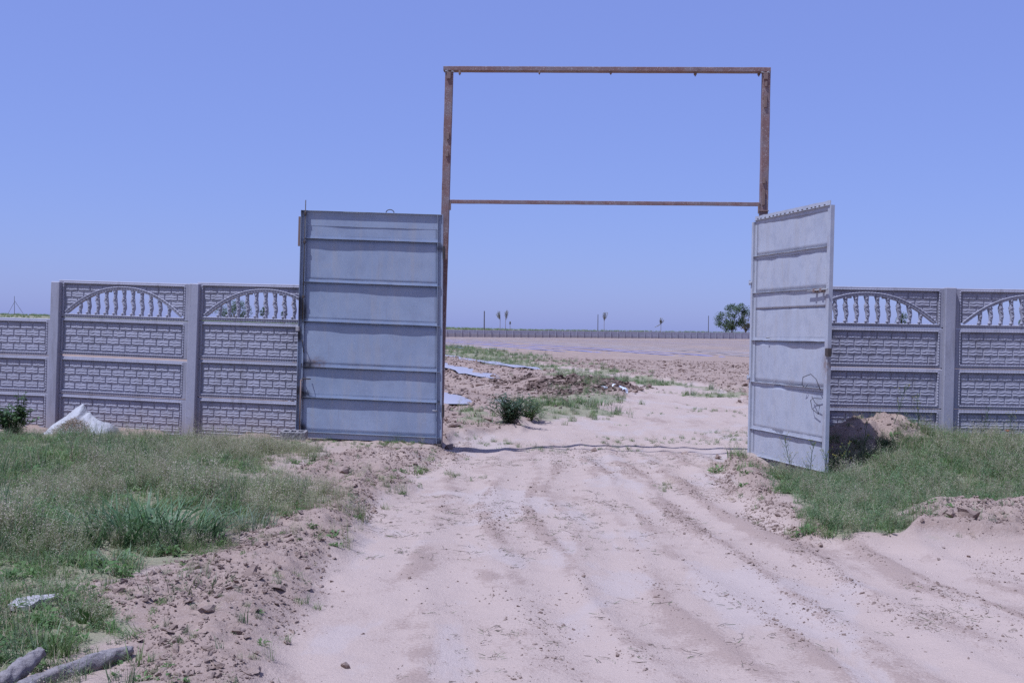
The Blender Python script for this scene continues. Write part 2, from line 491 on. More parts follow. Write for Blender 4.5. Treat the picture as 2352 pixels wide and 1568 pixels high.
def m_concrete(name='painted_concrete', c0=(0.300, 0.280, 0.310), c1=(0.415, 0.390, 0.425)):
    t = NT(name); P = t.pos('World')
    nl = t.noise(P, 1.6, 4, 0.6); nm = t.noise(P, 14, 4, 0.65); nf = t.noise(P, 62, 3, 0.6)
    rnd = t.n('ShaderNodeObjectInfo').outputs['Random']
    c = t.mix(t.math('ADD', t.math('MULTIPLY', nm, 0.75), t.math('MULTIPLY', nl, 0.25)), c0, c1)
    c = t.mix(t.math('MULTIPLY', rnd, 0.16), c, (0.15, 0.15, 0.17))
    drip = t.noise(P, 3.0, 4, 0.6, stretch=(3.0, 3.0, 0.35))
    c = t.mix(t.math('MULTIPLY', t.ramp(drip, 0.50, 0.72), 0.5), c, (0.19, 0.17, 0.175))
    c = t.mix(t.math('MULTIPLY', t.ramp(t.noise(P, 0.9, 4, 0.6), 0.5, 0.68), 0.35), c, (0.22, 0.205, 0.225))
    sx = t.n('ShaderNodeSeparateXYZ'); t.l(P, sx.inputs[0])
    mud = t.ramp(t.math('ADD', sx.outputs[2], t.math('MULTIPLY', t.math('SUBTRACT', t.noise(P, 4.5, 5, 0.65), 0.5), 0.55)), 0.42, 0.02)
    c = t.mix(t.math('MULTIPLY', mud, 0.45), c, (0.33, 0.265, 0.215))
    pits = t.ramp(nf, 0.645, 0.72)
    c = t.mix(t.math('MULTIPLY', pits, 0.6), c, (0.10, 0.10, 0.11))
    t.col(c); t.rough(t.math('ADD', 0.55, t.math('MULTIPLY', nm, 0.3)))
    t.b.inputs['Specular IOR Level'].default_value = 0.28
    t.bump(t.math('SUBTRACT', t.math('MULTIPLY', nm, 0.6), t.math('MULTIPLY', pits, 0.35)), 0.35, 0.006)
    return t.m
def m_paint(name, base, base2, rustamt=0.5):
    """weathered steel paint with rust freckles and scorch marks around the welds"""
    t = NT(name); P = t.pos('Object')
    nl = t.noise(P, 2.2, 4, 0.6); nm = t.noise(P, 18, 4, 0.65); nf = t.noise(P, 70, 3, 0.6)
    st = t.noise(P, 4.0, 4, 0.6, stretch=(2.2, 2.2, 0.3))
    c = t.mix(nl, base, base2)
    c = t.mix(t.math('MULTIPLY', t.ramp(t.noise(P, 3.4, 3, 0.5), 0.62, 0.78), 0.45 * rustamt), c, (0.36, 0.30, 0.25))
    c = t.mix(t.math('MULTIPLY', t.ramp(t.noise(P, 6.5, 5, 0.7), 0.45, 0.65), 0.22), c, (0.19, 0.20, 0.245))
    c = t.mix(t.math('MULTIPLY', t.ramp(st, 0.48, 0.70), 0.38), c, (0.36, 0.335, 0.32))
    c = t.mix(t.math('MULTIPLY', t.ramp(t.noise(P, 7.0, 4, 0.6, stretch=(4.0, 4.0, 0.25)), 0.62, 0.74), 0.30 * rustamt), c, (0.22, 0.14, 0.10))
    fl = t.ramp(t.math('ADD', t.math('MULTIPLY', nf, 0.65), t.math('MULTIPLY', nl, 0.35)), 0.62, 0.70)
    c = t.mix(t.math('MULTIPLY', fl, 0.8 * rustamt), c, (0.15, 0.085, 0.055))
    wht = t.ramp(t.noise(P, 42, 2, 0.5), 0.735, 0.76)
    c = t.mix(t.math('MULTIPLY', wht, 0.6), c, (0.55, 0.56, 0.57))
    rs = t.math('MULTIPLY', t.attr('rust'), t.ramp(nm, 0.25, 0.6))
    c = t.mix(rs, c, t.mix(nm, (0.10, 0.05, 0.03), (0.22, 0.12, 0.075)))
    so = t.ramp(t.math('ADD', t.attr('soot'), t.math('MULTIPLY', t.math('SUBTRACT', nm, 0.5), 0.4)), 0.2, 0.8)
    c = t.mix(t.math('MULTIPLY', so, 0.9), c, (0.035, 0.028, 0.026))
    t.col(c); t.rough(t.math('ADD', 0.36, t.math('MULTIPLY', nm, 0.25)))
    t.b.inputs['Specular IOR Level'].default_value = 0.5
    t.bump(t.math('ADD', t.math('MULTIPLY', nm, 0.3), t.math('MULTIPLY', fl, 0.3)), 0.15, 0.003)
    return t.m
def m_rust(name='rusty_steel'):
    t = NT(name); P = t.pos('Object')
    nl = t.noise(P, 2.6, 4, 0.6); nm = t.noise(P, 13, 5, 0.7); nf = t.noise(P, 75, 3, 0.6)
    c = t.mix(nm, (0.125, 0.062, 0.050), (0.275, 0.165, 0.138))
    c = t.mix(t.math('MULTIPLY', t.ramp(nl, 0.42, 0.62), 0.55), c, (0.225, 0.195, 0.195))
    c = t.mix(t.math('MULTIPLY', t.ramp(t.math('ADD', nf, t.math('MULTIPLY', nm, 0.3)), 0.72, 0.8), 0.6), c, (0.40, 0.37, 0.35))
    c = t.mix(t.math('MULTIPLY', t.ramp(t.noise(P, 5, 3), 0.58, 0.7), 0.5), c, (0.10, 0.055, 0.04))
    t.col(c); t.rough(0.75); t.b.inputs['Metallic'].default_value = 0.1
    t.bump(nm, 0.25, 0.004)
    return t.m
def m_plain(name, a, b=None, sc=10, rough=0.8, bump=0.2, bd=0.004, spec=0.3, co='Object', trans=0.0):
    t = NT(name); P = t.pos(co)
    n1 = t.noise(P, sc, 4, 0.6)
    t.col(t.mix(n1, a, b or a)); t.rough(rough); t.b.inputs['Specular IOR Level'].default_value = spec
    if bump:
        t.bump(t.noise(P, sc * 2.5, 5, 0.65), bump, bd)
    if trans:
        tr = t.n('ShaderNodeBsdfTranslucent'); tr.inputs[0].default_value = (*a, 1)
        mx = t.n('ShaderNodeMixShader'); mx.inputs[0].default_value = trans
        t.l(t.b.outputs[0], mx.inputs[1]); t.l(tr.outputs[0], mx.inputs[2]); t.l(mx.outputs[0], t.out.inputs[0])
    return t.m
def m_wood():
    t = NT('dead_wood'); P = t.pos('Object')
    g = t.noise(P, 9.0, 6, 0.7, stretch=(1.0, 5.0, 6.0), dist=0.4)
    n2 = t.noise(P, 26.0, 4, 0.65); n3 = t.noise(P, 5.0, 3, 0.6)
    c = t.mix(g, (0.15, 0.125, 0.115), (0.38, 0.335, 0.315))
    c = t.mix(t.math('MULTIPLY', t.ramp(n2, 0.55, 0.7), 0.5), c, (0.42, 0.375, 0.35))
    cr = t.ramp(g, 0.40, 0.34)
    c = t.mix(t.math('MULTIPLY', cr, 0.75), c, (0.045, 0.035, 0.032))
    c = t.mix(t.math('MULTIPLY', t.ramp(n3, 0.5, 0.65), 0.35), c, (0.26, 0.21, 0.18))
    t.col(c); t.rough(0.95); t.b.inputs['Specular IOR Level'].default_value = 0.1
    t.bump(t.math('ADD', t.math('MULTIPLY', g, 1.2), t.math('MULTIPLY', n2, 0.5)), 0.8, 0.02)
    return t.m
M = dict(
    earth=m_ground(), clod=m_soil('soil_clod', (0.215, 0.15, 0.115), (0.40, 0.30, 0.235)),
    darkclod=m_soil('dark_clod', (0.07, 0.045, 0.035), (0.24, 0.17, 0.13)),
    grass=m_leafy('grass_blades'), bush=m_leafy('bush_leaves', 0.3, 0.45), tree=m_leafy('tree_leaves', 0.3, 0.6, 0.1),
    conc=m_concrete(), far=m_concrete('far_concrete', (0.34, 0.325, 0.36), (0.43, 0.41, 0.445)),
    paint=m_paint('grey_gate_paint', (0.205, 0.240, 0.315), (0.355, 0.385, 0.445)),
    paint2=m_paint('pale_gate_paint', (0.350, 0.362, 0.410), (0.455, 0.440, 0.440), 0.75),
    rust=m_rust(), bark=m_plain('bark', (0.20, 0.165, 0.13), (0.30, 0.26, 0.22), 9, 0.9, 0.5, 0.01),
    deadwood=m_wood(),
    pole=m_plain('dark_pole', (0.09, 0.08, 0.075), (0.13, 0.12, 0.11), 3, 0.9, 0),
    film=m_plain('mulch_film', (0.27, 0.255, 0.285), (0.35, 0.33, 0.355), 1.2, 0.6, 0.5, 0.03, 0.2, 'World'),
    film_sky=m_plain('blue_mulch_film', (0.10, 0.13, 0.38), (0.22, 0.24, 0.44), 0.5, 0.45, 0.4, 0.03, 0.3, 'World'),  # sky reflection painted into the film's base colour as blue
    sheet=m_plain('white_plastic', (0.36, 0.33, 0.31), (0.60, 0.575, 0.555), 8, 0.6, 0.7, 0.03, 0.5, 'Object', 0.15),
    block=m_plain('cinder_block', (0.19, 0.17, 0.16), (0.32, 0.29, 0.275), 30, 0.95, 0.6, 0.01),
    board=m_plain('bleached_board', (0.27, 0.24, 0.22), (0.46, 0.42, 0.40), 22, 0.85, 0.5, 0.006),
    bag=m_plain('plastic_bag', (0.55, 0.58, 0.60), (0.72, 0.73, 0.74), 14, 0.4, 0.4, 0.01, 0.5),
    blue=m_plain('blue_scrap', (0.10, 0.20, 0.48), (0.16, 0.28, 0.55), 14, 0.5, 0.2),
    wire=m_plain('dark_wire', (0.05, 0.045, 0.05), (0.09, 0.08, 0.08), 10, 0.6, 0),
    steel=m_plain('bare_steel', (0.28, 0.27, 0.26), (0.42, 0.40, 0.39), 20, 0.45, 0.2),
    scorched=m_plain('scorched_steel', (0.035, 0.028, 0.026), (0.10, 0.075, 0.06), 25, 0.7, 0.2),
    brownbar=m_plain('brown_steel', (0.15, 0.10, 0.08), (0.25, 0.17, 0.135), 14, 0.7, 0.2),
)

# ------------------------------------------------------------------ land
def build_land():
    xs = [0.0]
    d = 0.032
    while xs[-1] < 3200:
        xs.append(xs[-1] + d)
        if xs[-1] > 6.6:
            d *= 1.085
    xs = np.array(sorted([-q for q in xs[1:]] + xs))
    ys = [-60, -30, -14, -8, -5, -3, -1.5, -0.5, 0.3]
    y = 0.9
    d = 0.12
    while y < 4.2:
        ys.append(y); y += d
    d = 0.026
    while y < 4000:
        ys.append(y)
        if y < 15: d = 0.022 + 0.0011 * (y - 4)
        elif y < 130: d *= 1.020
        else: d *= 1.05
        y += d
    ys = np.array(ys)
    X, Y = np.meshgrid(xs, ys)
    nx, ny = len(xs), len(ys)
    x, y = X.ravel(), Y.ravel()
    h, mk = ground(x, y)
    V = np.stack([x, y, h], 1).astype(np.float32)
    mask = np.stack([mk['track'], mk['berm'], mk['green'], np.maximum(mk['dark'], 0.34 * mk['field'])], 1).astype(np.float32)
    I = (np.arange(ny - 1)[:, None] * nx + np.arange(nx - 1)[None, :]).ravel()
    Q = np.stack([I, I + 1, I + nx + 1, I + nx], 1)
    cx = x[I] + 0.5 * (x[I + 1] - x[I]); cy = y[I] + 0.5 * (y[I + nx] - y[I])
    tr = mk['track'][Q].mean(1) > 0.5
    fl = (~tr) & (cy > 14.5) & (cy < 318) & (np.abs(cx) < 200) & (mk['field'][Q].mean(1) > 0.35)
    for name, sel in (('dirt_track', tr), ('ploughed_field', fl), ('ground', ~(tr | fl))):
        q = Q[sel]
        used = np.unique(q)
        remap = np.full(len(x), -1, np.int64); remap[used] = np.arange(len(used))
        q = remap[q]
        me = bpy.data.meshes.new(name)
        me.vertices.add(len(used)); me.vertices.foreach_set('co', V[used].ravel())
        me.loops.add(q.size); me.loops.foreach_set('vertex_index', q.ravel().astype(np.int32))
        me.polygons.add(len(q)); me.polygons.foreach_set('loop_start', np.arange(0, q.size, 4, dtype=np.int32))
        me.polygons.foreach_set('use_smooth', np.ones(len(q), bool))
        me.update(calc_edges=True)
        a = me.attributes.new('mask', 'FLOAT_COLOR', 'POINT'); a.data.foreach_set('color', mask[used].ravel())
        a = me.attributes.new('rut', 'FLOAT', 'POINT'); a.data.foreach_set('value', mk['rut'][used].astype(np.float32))
        o = link(name, me, M['earth'])
        o['kind'] = 'structure'
build_land()

# ------------------------------------------------------------------ concrete fence: moulds
PITCHN = 2.0         # nominal bay, post centre to post centre
SLH = 0.498
POSTW = 0.135
BRW, BRH = 0.179, 0.0965
IN0 = 0.145          # inner field starts this far from the post centre
IN1 = PITCHN - 0.145
FY = 0.0             # front of the slab's border; +y is away from the viewer
BK = 0.026           # recess of the field
def rope(mb, p0, p1, r=0.0105, turns=0.034, n=6):
    """twisted rope bead as a row of slanted swellings"""
    p0 = Vector(p0); p1 = Vector(p1)
    L = (p1 - p0).length; k = max(2, int(L / turns))
    pts = []; rad = []
    for i in range(k):
        for q, rr in ((0.0, 0.72), (0.5, 1.12)):
            pts.append(p0.lerp(p1, (i + q) / k)); rad.append(r * rr)
    pts.append(p1); rad.append(r * 0.72)
    mb.tube(pts, rad, n, False)
def ropepath(mb, pts, r=0.0105):
    pts = [Vector(p) for p in pts]
    out = []; rad = []
    for i in range(len(pts) - 1):
        k = max(1, int(round((pts[i + 1] - pts[i]).length / 0.034)))
        for j in range(k):
            for q, rr in ((0.0, 0.72), (0.5, 1.12)):
                out.append(pts[i].lerp(pts[i + 1], (j + q) / k)); rad.append(r * rr)
    out.append(pts[-1]); rad.append(r * 0.7)
    mb.tube(out, rad, 6, False)
def border(mb, z0, z1, holed=False):
    x0, x1 = 0.05, PITCHN - 0.05
    fw = 0.048
    ix0, ix1, iz0, iz1 = IN0 - 0.012, IN1 + 0.012, z0 + fw, z1 - fw
    # face ring with a rounded outer edge
    def ring(a0, a1, b0, b1, y):
        return [(a0, y, b0), (a1, y, b0), (a1, y, b1), (a0, y, b1)]
    L = [ring(x0, x1, z0, z1, FY + 0.05), ring(x0, x1, z0 + 0.002, z1 - 0.002, FY + 0.008), ring(x0 + 0.006, x1 - 0.006, z0 + 0.009, z1 - 0.009, FY),
         ring(ix0 - 0.016, ix1 + 0.016, iz0 - 0.016, iz1 + 0.016, FY), ring(ix0, ix1, iz0, iz1, FY + BK)]
    if holed:
        L.append(ring(ix0, ix1, iz0, iz1, FY + 0.05))
    vs = [p for r_ in L for p in r_]; fs = []
    for a in range(len(L) - 1):
        for k in range(4):
            fs.append((a * 4 + k, a * 4 + (k + 1) % 4, a * 4 + 4 + (k + 1) % 4, a * 4 + 4 + k))
    if not holed:
        b = (len(L) - 1) * 4
        fs.append((b, b + 1, b + 2, b + 3)); fs.append((3, 2, 1, 0))
    else:
        b = (len(L) - 1) * 4
        for k in range(4):
            fs.append((k, (k + 1) % 4, b + (k + 1) % 4, b + k))
    mb.add(vs, fs)
    e = 0.010
    c = [(ix0 - e, FY + 0.001, iz0 - e), (ix1 + e, FY + 0.001, iz0 - e), (ix1 + e, FY + 0.001, iz1 + e), (ix0 - e, FY + 0.001, iz1 + e)]
    for k in range(4):
        rope(mb, c[k], c[(k + 1) % 4])
    return ix0, ix1, iz0, iz1
def slab_mesh():
    mb = MB(); border(mb, 0, SLH)
    return mb.mesh('brick_slab')
ARC_B, ARC_H = 0.062, 0.352
AX0, AX1 = IN0 + 0.012, IN1 - 0.012
def arch_z(x):
    t = (x - AX0) / (AX1 - AX0)
    return ARC_B + ARC_H * max(0.0, 1 - abs(2 * t - 1) ** 2.15)
def arch_mesh():
    mb = MB()
    ix0, ix1, iz0, iz1 = border(mb, 0, SLH, True)
    n = 40; xs = [ix0 + (ix1 - ix0) * i / n for i in range(n + 1)]
    # plate above the arch, front and back and the soffit of the opening
    vs = []
    for x in xs:
        z = min(max(arch_z(x), iz0), iz1 - 0.004)
        vs += [(x, FY + BK, z), (x, FY + BK, iz1), (x, FY + 0.05, z), (x, FY + 0.05, iz1)]
    fs = []
    for i in range(n):
        a = 4 * i
        fs += [(a, a + 4, a + 5, a + 1), (a + 6, a + 2, a + 3, a + 7), (a + 2, a + 6, a + 4, a)]
    mb.add(vs, fs)
    return mb.mesh('arch_slab')
def arch_rib_mesh():
    """arched moulding of rectangular section with a rope on its crown"""
    mb = MB(); n = 44
    ctr = []
    for i in range(n + 1):
        x = AX0 + (AX1 - AX0) * i / n
        ctr.append(Vector((x, 0, arch_z(x))))
    vs = []; fs = []
    for i, c in enumerate(ctr):
        d = (ctr[min(i + 1, n)] - ctr[max(i - 1, 0)]).normalized()
        nr = Vector((-d.z, 0, d.x))
        for (o, y) in ((0.014, BK + 0.002), (0.014, 0.004), (0.004, -0.006), (-0.026, -0.002), (-0.030, 0.046)):
            p = c + nr * o
            p.z = max(p.z, ARC_B - 0.012)
            vs.append((p.x, FY + y, p.z))
    for i in range(n):
        for k in range(4):
            a = i * 5 + k
            fs.append((a, a + 5, a + 6, a + 1))
    mb.add(vs, fs)
    pts = []
    for i, c in enumerate(ctr):
        d = (ctr[min(i + 1, n)] - ctr[max(i - 1, 0)]).normalized()
        nr = Vector((-d.z, 0, d.x)); pts.append(c + nr * 0.008 + Vector((0, FY - 0.002, 0)))
    ropepath(mb, pts, 0.010)
    return mb.mesh('arch_rib')
def brick_mesh(w, h, seed, cols=8):
    """rock-faced brick with two wavy ledges across it"""
    rnd = random.Random(seed)
    prof = [(0.0, 0.0), (0.07, 0.0105), (0.28, 0.0150), (0.42, 0.0095), (0.64, 0.0145), (0.78, 0.0095), (0.94, 0.0115), (1.0, 0.0)]
    ph = rnd.uniform(0, 6.28); am = 0.055
    vs = []; fs = []
    cols = max(3, cols)
    for i in range(cols + 1):
        t = i / cols
        for j, (zz, dd) in enumerate(prof):
            z = zz
            if 1 < j < 6:
                z += am * math.sin(2 * math.pi * 2.0 * t * (w / BRW) + ph + (0 if j < 4 else 1.1)) * 0.8 + rnd.uniform(-.018, .018)
            e = 0.0 if i in (0, cols) else 1.0
            x = t * w if e else (0.0 if i == 0 else w)
            vs.append((x, -(dd + rnd.uniform(-.0012, .0012)) * (e if e else 0.0), z * h))
    m = len(prof)
    # flat sides: repeat the end columns slightly inset so that the brick has an arris
    for i in range(cols):
        for j in range(m - 1):
            a = i * m + j
            fs.append((a, a + m, a + m + 1, a + 1))
    # steepen the ends
    for j in range(m):
        a = 1 * m + j; vs[a] = (0.007, vs[a][1] * 0.92, vs[a][2])
        a = (cols - 1) * m + j; vs[a] = (w - 0.007, vs[a][1] * 0.92, vs[a][2])
    mb = MB(); mb.add(vs, fs)
    return mb.mesh('brick')
def baluster_mesh(hh):
    """scrolled leaf baluster cut off at height hh by the arch"""
    H = 0.335
    keys = [(0.00, 0.004, 0.026), (0.08, 0.006, 0.025), (0.16, 0.009, 0.020), (0.26, 0.014, 0.025), (0.36, 0.015, 0.029), (0.46, 0.007, 0.030),
            (0.56, 0.001, 0.029), (0.62, -0.001, 0.034), (0.66, -0.002, 0.030), (0.74, 0.002, 0.022), (0.84, 0.001, 0.025), (0.93, -0.004, 0.030), (1.0, -0.005, 0.037)]
    mb = MB(); n = 10; vs = []; fs = []
    zs = [k for k in np.linspace(0, min(hh, H), max(5, int(hh / 0.021)))]
    for zi, z in enumerate(zs):
        t = z / H
        cx = np.interp(t, [k[0] for k in keys], [k[1] for k in keys])
        hw = np.interp(t, [k[0] for k in keys], [k[2] for k in keys])
        if hh < H * 0.9 and zi == len(zs) - 1:
            hw *= 1.15
        for k in range(n):
            a = 2 * math.pi * k / n
            rr = 1 + 0.20 * math.sin(3 * a + z * 62)
            vs.append((cx + hw * math.cos(a) * (1 + 0.06 * math.sin(z * 90)), 0.024 + 0.022 * math.sin(a) * rr, z))
    for i in range(len(zs) - 1):
        for k in range(n):
            fs.append((i * n + k, i * n + (k + 1) % n, (i + 1) * n + (k + 1) % n, (i + 1) * n + k))
    mb.add(vs, fs)
    mb.ball((-0.013, 0.004, 0.020), 0.017, sub=2)
    # scroll ridges on the face
    for z0, s in ((0.055, 1), (0.095, -1), (0.15, 1), (0.205, -1), (0.25, 1), (0.295, -1)):
        if z0 + 0.03 < hh:
            cx = np.interp(z0 / H, [k[0] for k in keys], [k[1] for k in keys])
            mb.tube([(cx - 0.017 * s, 0.006, z0 + 0.022), (cx - 0.002 * s, -0.003, z0 + 0.012), (cx + 0.016 * s, 0.006, z0 - 0.008)], [0.003, 0.006, 0.003], 5, False)
    if hh > 0.2:
        mb.ball((0.026, 0.012, 0.205), 0.008, (1.2, 1, 1.4), 1); mb.ball((-0.028, 0.014, 0.185), 0.007, (1.3, 1, 1.2), 1)
    return mb.mesh('baluster', True)
def post_mesh(hh):
    mb = MB()
    mb.box(-POSTW / 2, POSTW / 2, -0.062, 0.07, 0, hh, 0.010)
    return mb.mesh('post')
SLAB_ME, ARCH_ME, RIB_ME = slab_mesh(), arch_mesh(), arch_rib_mesh()
BRICKS = {('full', k): brick_mesh(BRW - 0.007, BRH - 0.007, k) for k in range(5)}
BRICKS.update({('half', k): brick_mesh(BRW * 0.5 - 0.007, BRH - 0.007, 20 + k, 5) for k in range(3)})
BALS = {}
for me in list(BRICKS.values()) + [SLAB_ME, ARCH_ME, RIB_ME]:
    me.materials.append(M['conc'])

def bricks_of(slab, arch=False):
    """list of (mesh key, local matrix) for one slab"""
    out = []
    fw = 0.048
    for r_ in range(4):
        z = fw + 0.008 + r_ * BRH if not arch else SLH - fw - 0.010 - (r_ + 1) * (BRH * 0.93)
        spans = []
        x = IN0
        first = (r_ % 2 == (1 if not arch else 1))
        if not arch:
            while x < IN1 - 0.05:
                w = BRW * 0.5 if (first and x == IN0) else BRW
                w = min(w, IN1 - x)
                spans.append((x, w)); x += w
        else:
            zc = z + BRH * 0.55
            t = max(0.0, 1 - max(0.0, (zc - ARC_B + 0.0) / ARC_H)) ** (1 / 2.15)
            xl = (AX0 + AX1) / 2 - t * (AX1 - AX0) / 2 - 0.012
            if zc - ARC_B >= ARC_H * 0.985:
                xl = IN0 + 0.55
            while x < xl - 0.03:
                w = BRW * 0.5 if (first and x == IN0) else BRW
                w = min(w, xl - x)
                spans.append((x, w)); spans.append((PITCHN - x - w, w)); x += w
        for (x, w) in spans:
            kk = ('full', random.randrange(5)) if w > BRW * 0.7 else ('half', random.randrange(3))
            wn = (BRW if kk[0] == 'full' else BRW * 0.5) - 0.007
            sx = (w - 0.007) / wn
            out.append((kk, T(x + 0.0035, FY + BK + 0.0005, z) @ Matrix.Diagonal((sx, 1, 0.93 if arch else 1, 1))))
    return out

class Fence:
    def __init__(s, label, base):
        s.root = thing('concrete_fence', label, 'fence', T(*base))
        s.list = []
    def post(s, top, bottom):
        L = (top - bottom).length
        me = post_mesh(L); me.materials.append(M['conc'])
        z = (top - bottom).normalized()
        m = frame_matrix(bottom, s.xd, z)
        link('post', me, None, s.root, m)
    def bay(s, p0, p1, rows, arch=True, tilt=0.0, gap=None):
        """p0, p1: top corners at the post centres"""
        d = p1 - p0; sx = d.length / PITCHN
        m0 = frame_matrix(p0, d, (0, 0, 1))
        for r_ in range(rows):
            isarch = arch and r_ == 0
            jit = T(0, random.uniform(-.004, .004), 0) @ Matrix.Rotation(random.uniform(-.0016, .0016), 4, 'Y')
            top = -(r_ + 1) * (SLH + 0.0035) - (gap[r_] if gap else 0.0)
            m = m0 @ T(0, 0, top) @ jit @ Matrix.Diagonal((sx, 1, 1, 1))
            o = link('arch_slab' if isarch else 'brick_slab', ARCH_ME if isarch else SLAB_ME, None, s.root, m)
            for kk, bm_ in bricks_of(o, isarch):
                s.list.append((o, kk, bm_, m @ bm_))
            if isarch:
                link('arch_rib', RIB_ME, None, o, m)
                for i in range(11):
                    x = PITCHN / 2 + (i - 5) * 0.1285
                    hh = arch_z(x + 0.004) - 0.048 - 0.012
                    key = round(hh, 3)
                    if key not in BALS:
                        BALS[key] = baluster_mesh(hh + 0.006); BALS[key].materials.append(M['conc'])
                    link('baluster', BALS[key], None, o, m @ T(x, FY, 0.046))
    def finish(s):
        seen = []; rest = []
        for it in s.list:
            c = it[3] @ Vector((0.08, 0, 0.04))
            u, v = project(c)
            inn = -15 < u < PW + 15 and v < 1060 and not (700 < u < 1010) and not (1735 < u < 1890)
            (seen if inn else rest).append((c.length, it))
        seen.sort(key=lambda q: q[0])
        rest += seen[300:]; seen = seen[:300]
        for _, (o, kk, bm_, mw) in seen:
            link('brick', BRICKS[kk], None, o, mw)
        by = {}
        for _, (o, kk, bm_, mw) in rest:
            by.setdefault(o.name, (o, []))[1].append((kk, bm_))
        for nm, (o, L) in by.items():
            mb = MB()
            for kk, bm_ in L:
                me = BRICKS[kk]
                mb.add([(bm_ @ v.co)[:] for v in me.vertices], [tuple(p.vertices) for p in me.polygons])
            q = link('brick_courses', mb.mesh('brick_courses'), M['conc'], o, WORLD[o.name])
            q['kind'] = 'stuff'

def fence_y(u):          # depth of the left fence line below a pixel column
    k = (u - PW / 2) / FOC
    return (14.3 - 0.85 * 0.176) / (1 + k * 0.176)
# left run: low bay, two arched bays, closing bay hidden by the gate leaf
FL = Fence('weathered grey concrete fence with brick relief, running beside the white plastic sheet', (-6.1, 15.2, 0))
def ltop(u, v):
    return at(u, v, fence_y(u))
uA, uB = 128.0, 445.5
A_top, B_top = ltop(uA, 641.0), ltop(uB, 651.5)
B2_top = ltop(uB, 647.0); C_top = ltop(779, 655.5)
FL.xd = (B_top - A_top)
ZL = Vector((0, 0, 1))
low_r = ltop(uA, 731.5); low_l = ltop(-190, 722.5); low_l2 = ltop(-520, 714)
D_top = ltop(1000, 661)
FL.bay(A_top, B_top, 4, True, gap=[0, 0, 0.022, 0.022])
FL.bay(B2_top, C_top, 4, True, gap=[0, 0.006, 0.006, 0.008])
FL.bay(low_l, low_r, 3, False)
FL.bay(low_l2, low_l + Vector((0, 0, 0.004)), 3, False)
FL.bay(C_top, D_top, 4, False)
for (u, v) in ((uA, 646.5), (uB, 651.0), (779, 657)):
    tp = ltop(u, v); FL.post(tp, Vector((tp.x - 0.004, tp.y, -0.25)))
for (u, v) in ((-190, 640), (-520, 632)):
    tp = ltop(u, v); FL.post(tp, Vector((tp.x, tp.y, -0.25)))
FL.finish()
# right run
FR = Fence('grey concrete fence with brick relief and arched balusters, behind the earth heap', (6.0, 14.05, 0))
def rtop(u, v):
    k = (u - PW / 2) / FOC
    return at(u, v, 14.12 / (1 + 0.012 * k))
E_top, F_top, G_top, H_top = rtop(1803, 654), rtop(2183, 661.5), rtop(2566, 666), rtop(2950, 672)
FR.xd = F_top - E_top
FR.bay(E_top, F_top, 4, True)
FR.bay(F_top + Vector((0, 0, 0.003)), G_top, 4, True)
FR.bay(G_top, H_top, 4, True)
for (u, v) in ((1803, 657), (2183, 660.5), (2566, 667), (2950, 673)):
    tp = rtop(u, v); FR.post(tp, Vector((tp.x - 0.006, tp.y, -0.25)))
FR.finish()

# ------------------------------------------------------------------ gate frame
def beam_between(name, a, b, w, d, parent, material, ch=0.004, wob=0.0, up=(0, -1, 0)):
    """rectangular tube from a to b; w across the view, d in depth"""
    a = Vector(a); b = Vector(b); z = (b - a).normalized()
    yv = Vector((0, 1, 0)); x = yv.cross(z).normalized(); y = z.cross(x)
    m = Matrix((x, y, z)).transposed().to_4x4(); m.translation = a
    L = (b - a).length
    mb = MB()
    n = max(2, int(L / 0.12))
    vs = []; fs = []
    c = ch
    sec = [(-w / 2 + c, -d / 2), (w / 2 - c, -d / 2), (w / 2, -d / 2 + c), (w / 2, d / 2 - c), (w / 2 - c, d / 2), (-w / 2 + c, d / 2), (-w / 2, d / 2 - c), (-w / 2, -d / 2 + c)]
    for i in range(n + 1):
        ox = wob * random.uniform(-1, 1); oy = wob * random.uniform(-1, 1)
        vs += [(p + ox, q + oy, L * i / n) for p, q in sec]
    for i in range(n):
        for k in range(8):
            fs.append((i * 8 + k, i * 8 + (k + 1) % 8, i * 8 + 8 + (k + 1) % 8, i * 8 + 8 + k))
    fs.append(tuple(range(7, -1, -1))); fs.append(tuple(n * 8 + k for k in range(8)))
    mb.add(vs, fs)
    return link(name, mb.mesh(name), material, parent, m), m
YL, YR = 14.32, 14.14
GF = thing('gateway', 'tall rusty steel goal-shaped gate frame with a thin crossbar over the dirt track', 'gateway', T(1.0, 14.2, -0.1))
pl0, pl1 = at(1006.5, 1040, YL), at(1032.2, 165, YL)
pr0, pr1 = at(1743.5, 1052, YR), at(1759.6, 166, YR)
pl0 = pl0 + (pl0 - pl1).normalized() * 0.25; pr0 = pr0 + (pr0 - pr1).normalized() * 0.25
PLo, PLm = beam_between('post', pl0, pl1, 0.100, 0.10, GF, M['rust'], 0.006, 0.0012)
PRo, PRm = beam_between('post', pr0, pr1, 0.094, 0.10, GF, M['rust'], 0.006, 0.0012)
bl0, bl1 = at(1019.4, 159.6, YL), at(1768.5, 162.4, YR)
TB, TBm = beam_between('top_beam', bl0, bl1, 0.054, 0.125, GF, M['rust'], 0.004, 0.0008)
cb0, cb1 = at(1033, 463.2, YL - 0.02), at(1745, 469.4, YR - 0.02)
CB, CBm = beam_between('crossbar', cb0, cb1, 0.045, 0.05, GF, M['rust'], 0.003, 0.001)
def plate(parent, wm, u, v, y, w, h, d=0.012, material='brownbar', name='lug', ch=0.003):
    p = at(u, v, y)
    mb = MB(); mb.box(-w / 2, w / 2, -d, 0, -h / 2, h / 2, ch)
    m = Matrix.Translation(p) @ wm.to_3x3().to_4x4()
    return link(name, mb.mesh(name), M[material], parent, m)
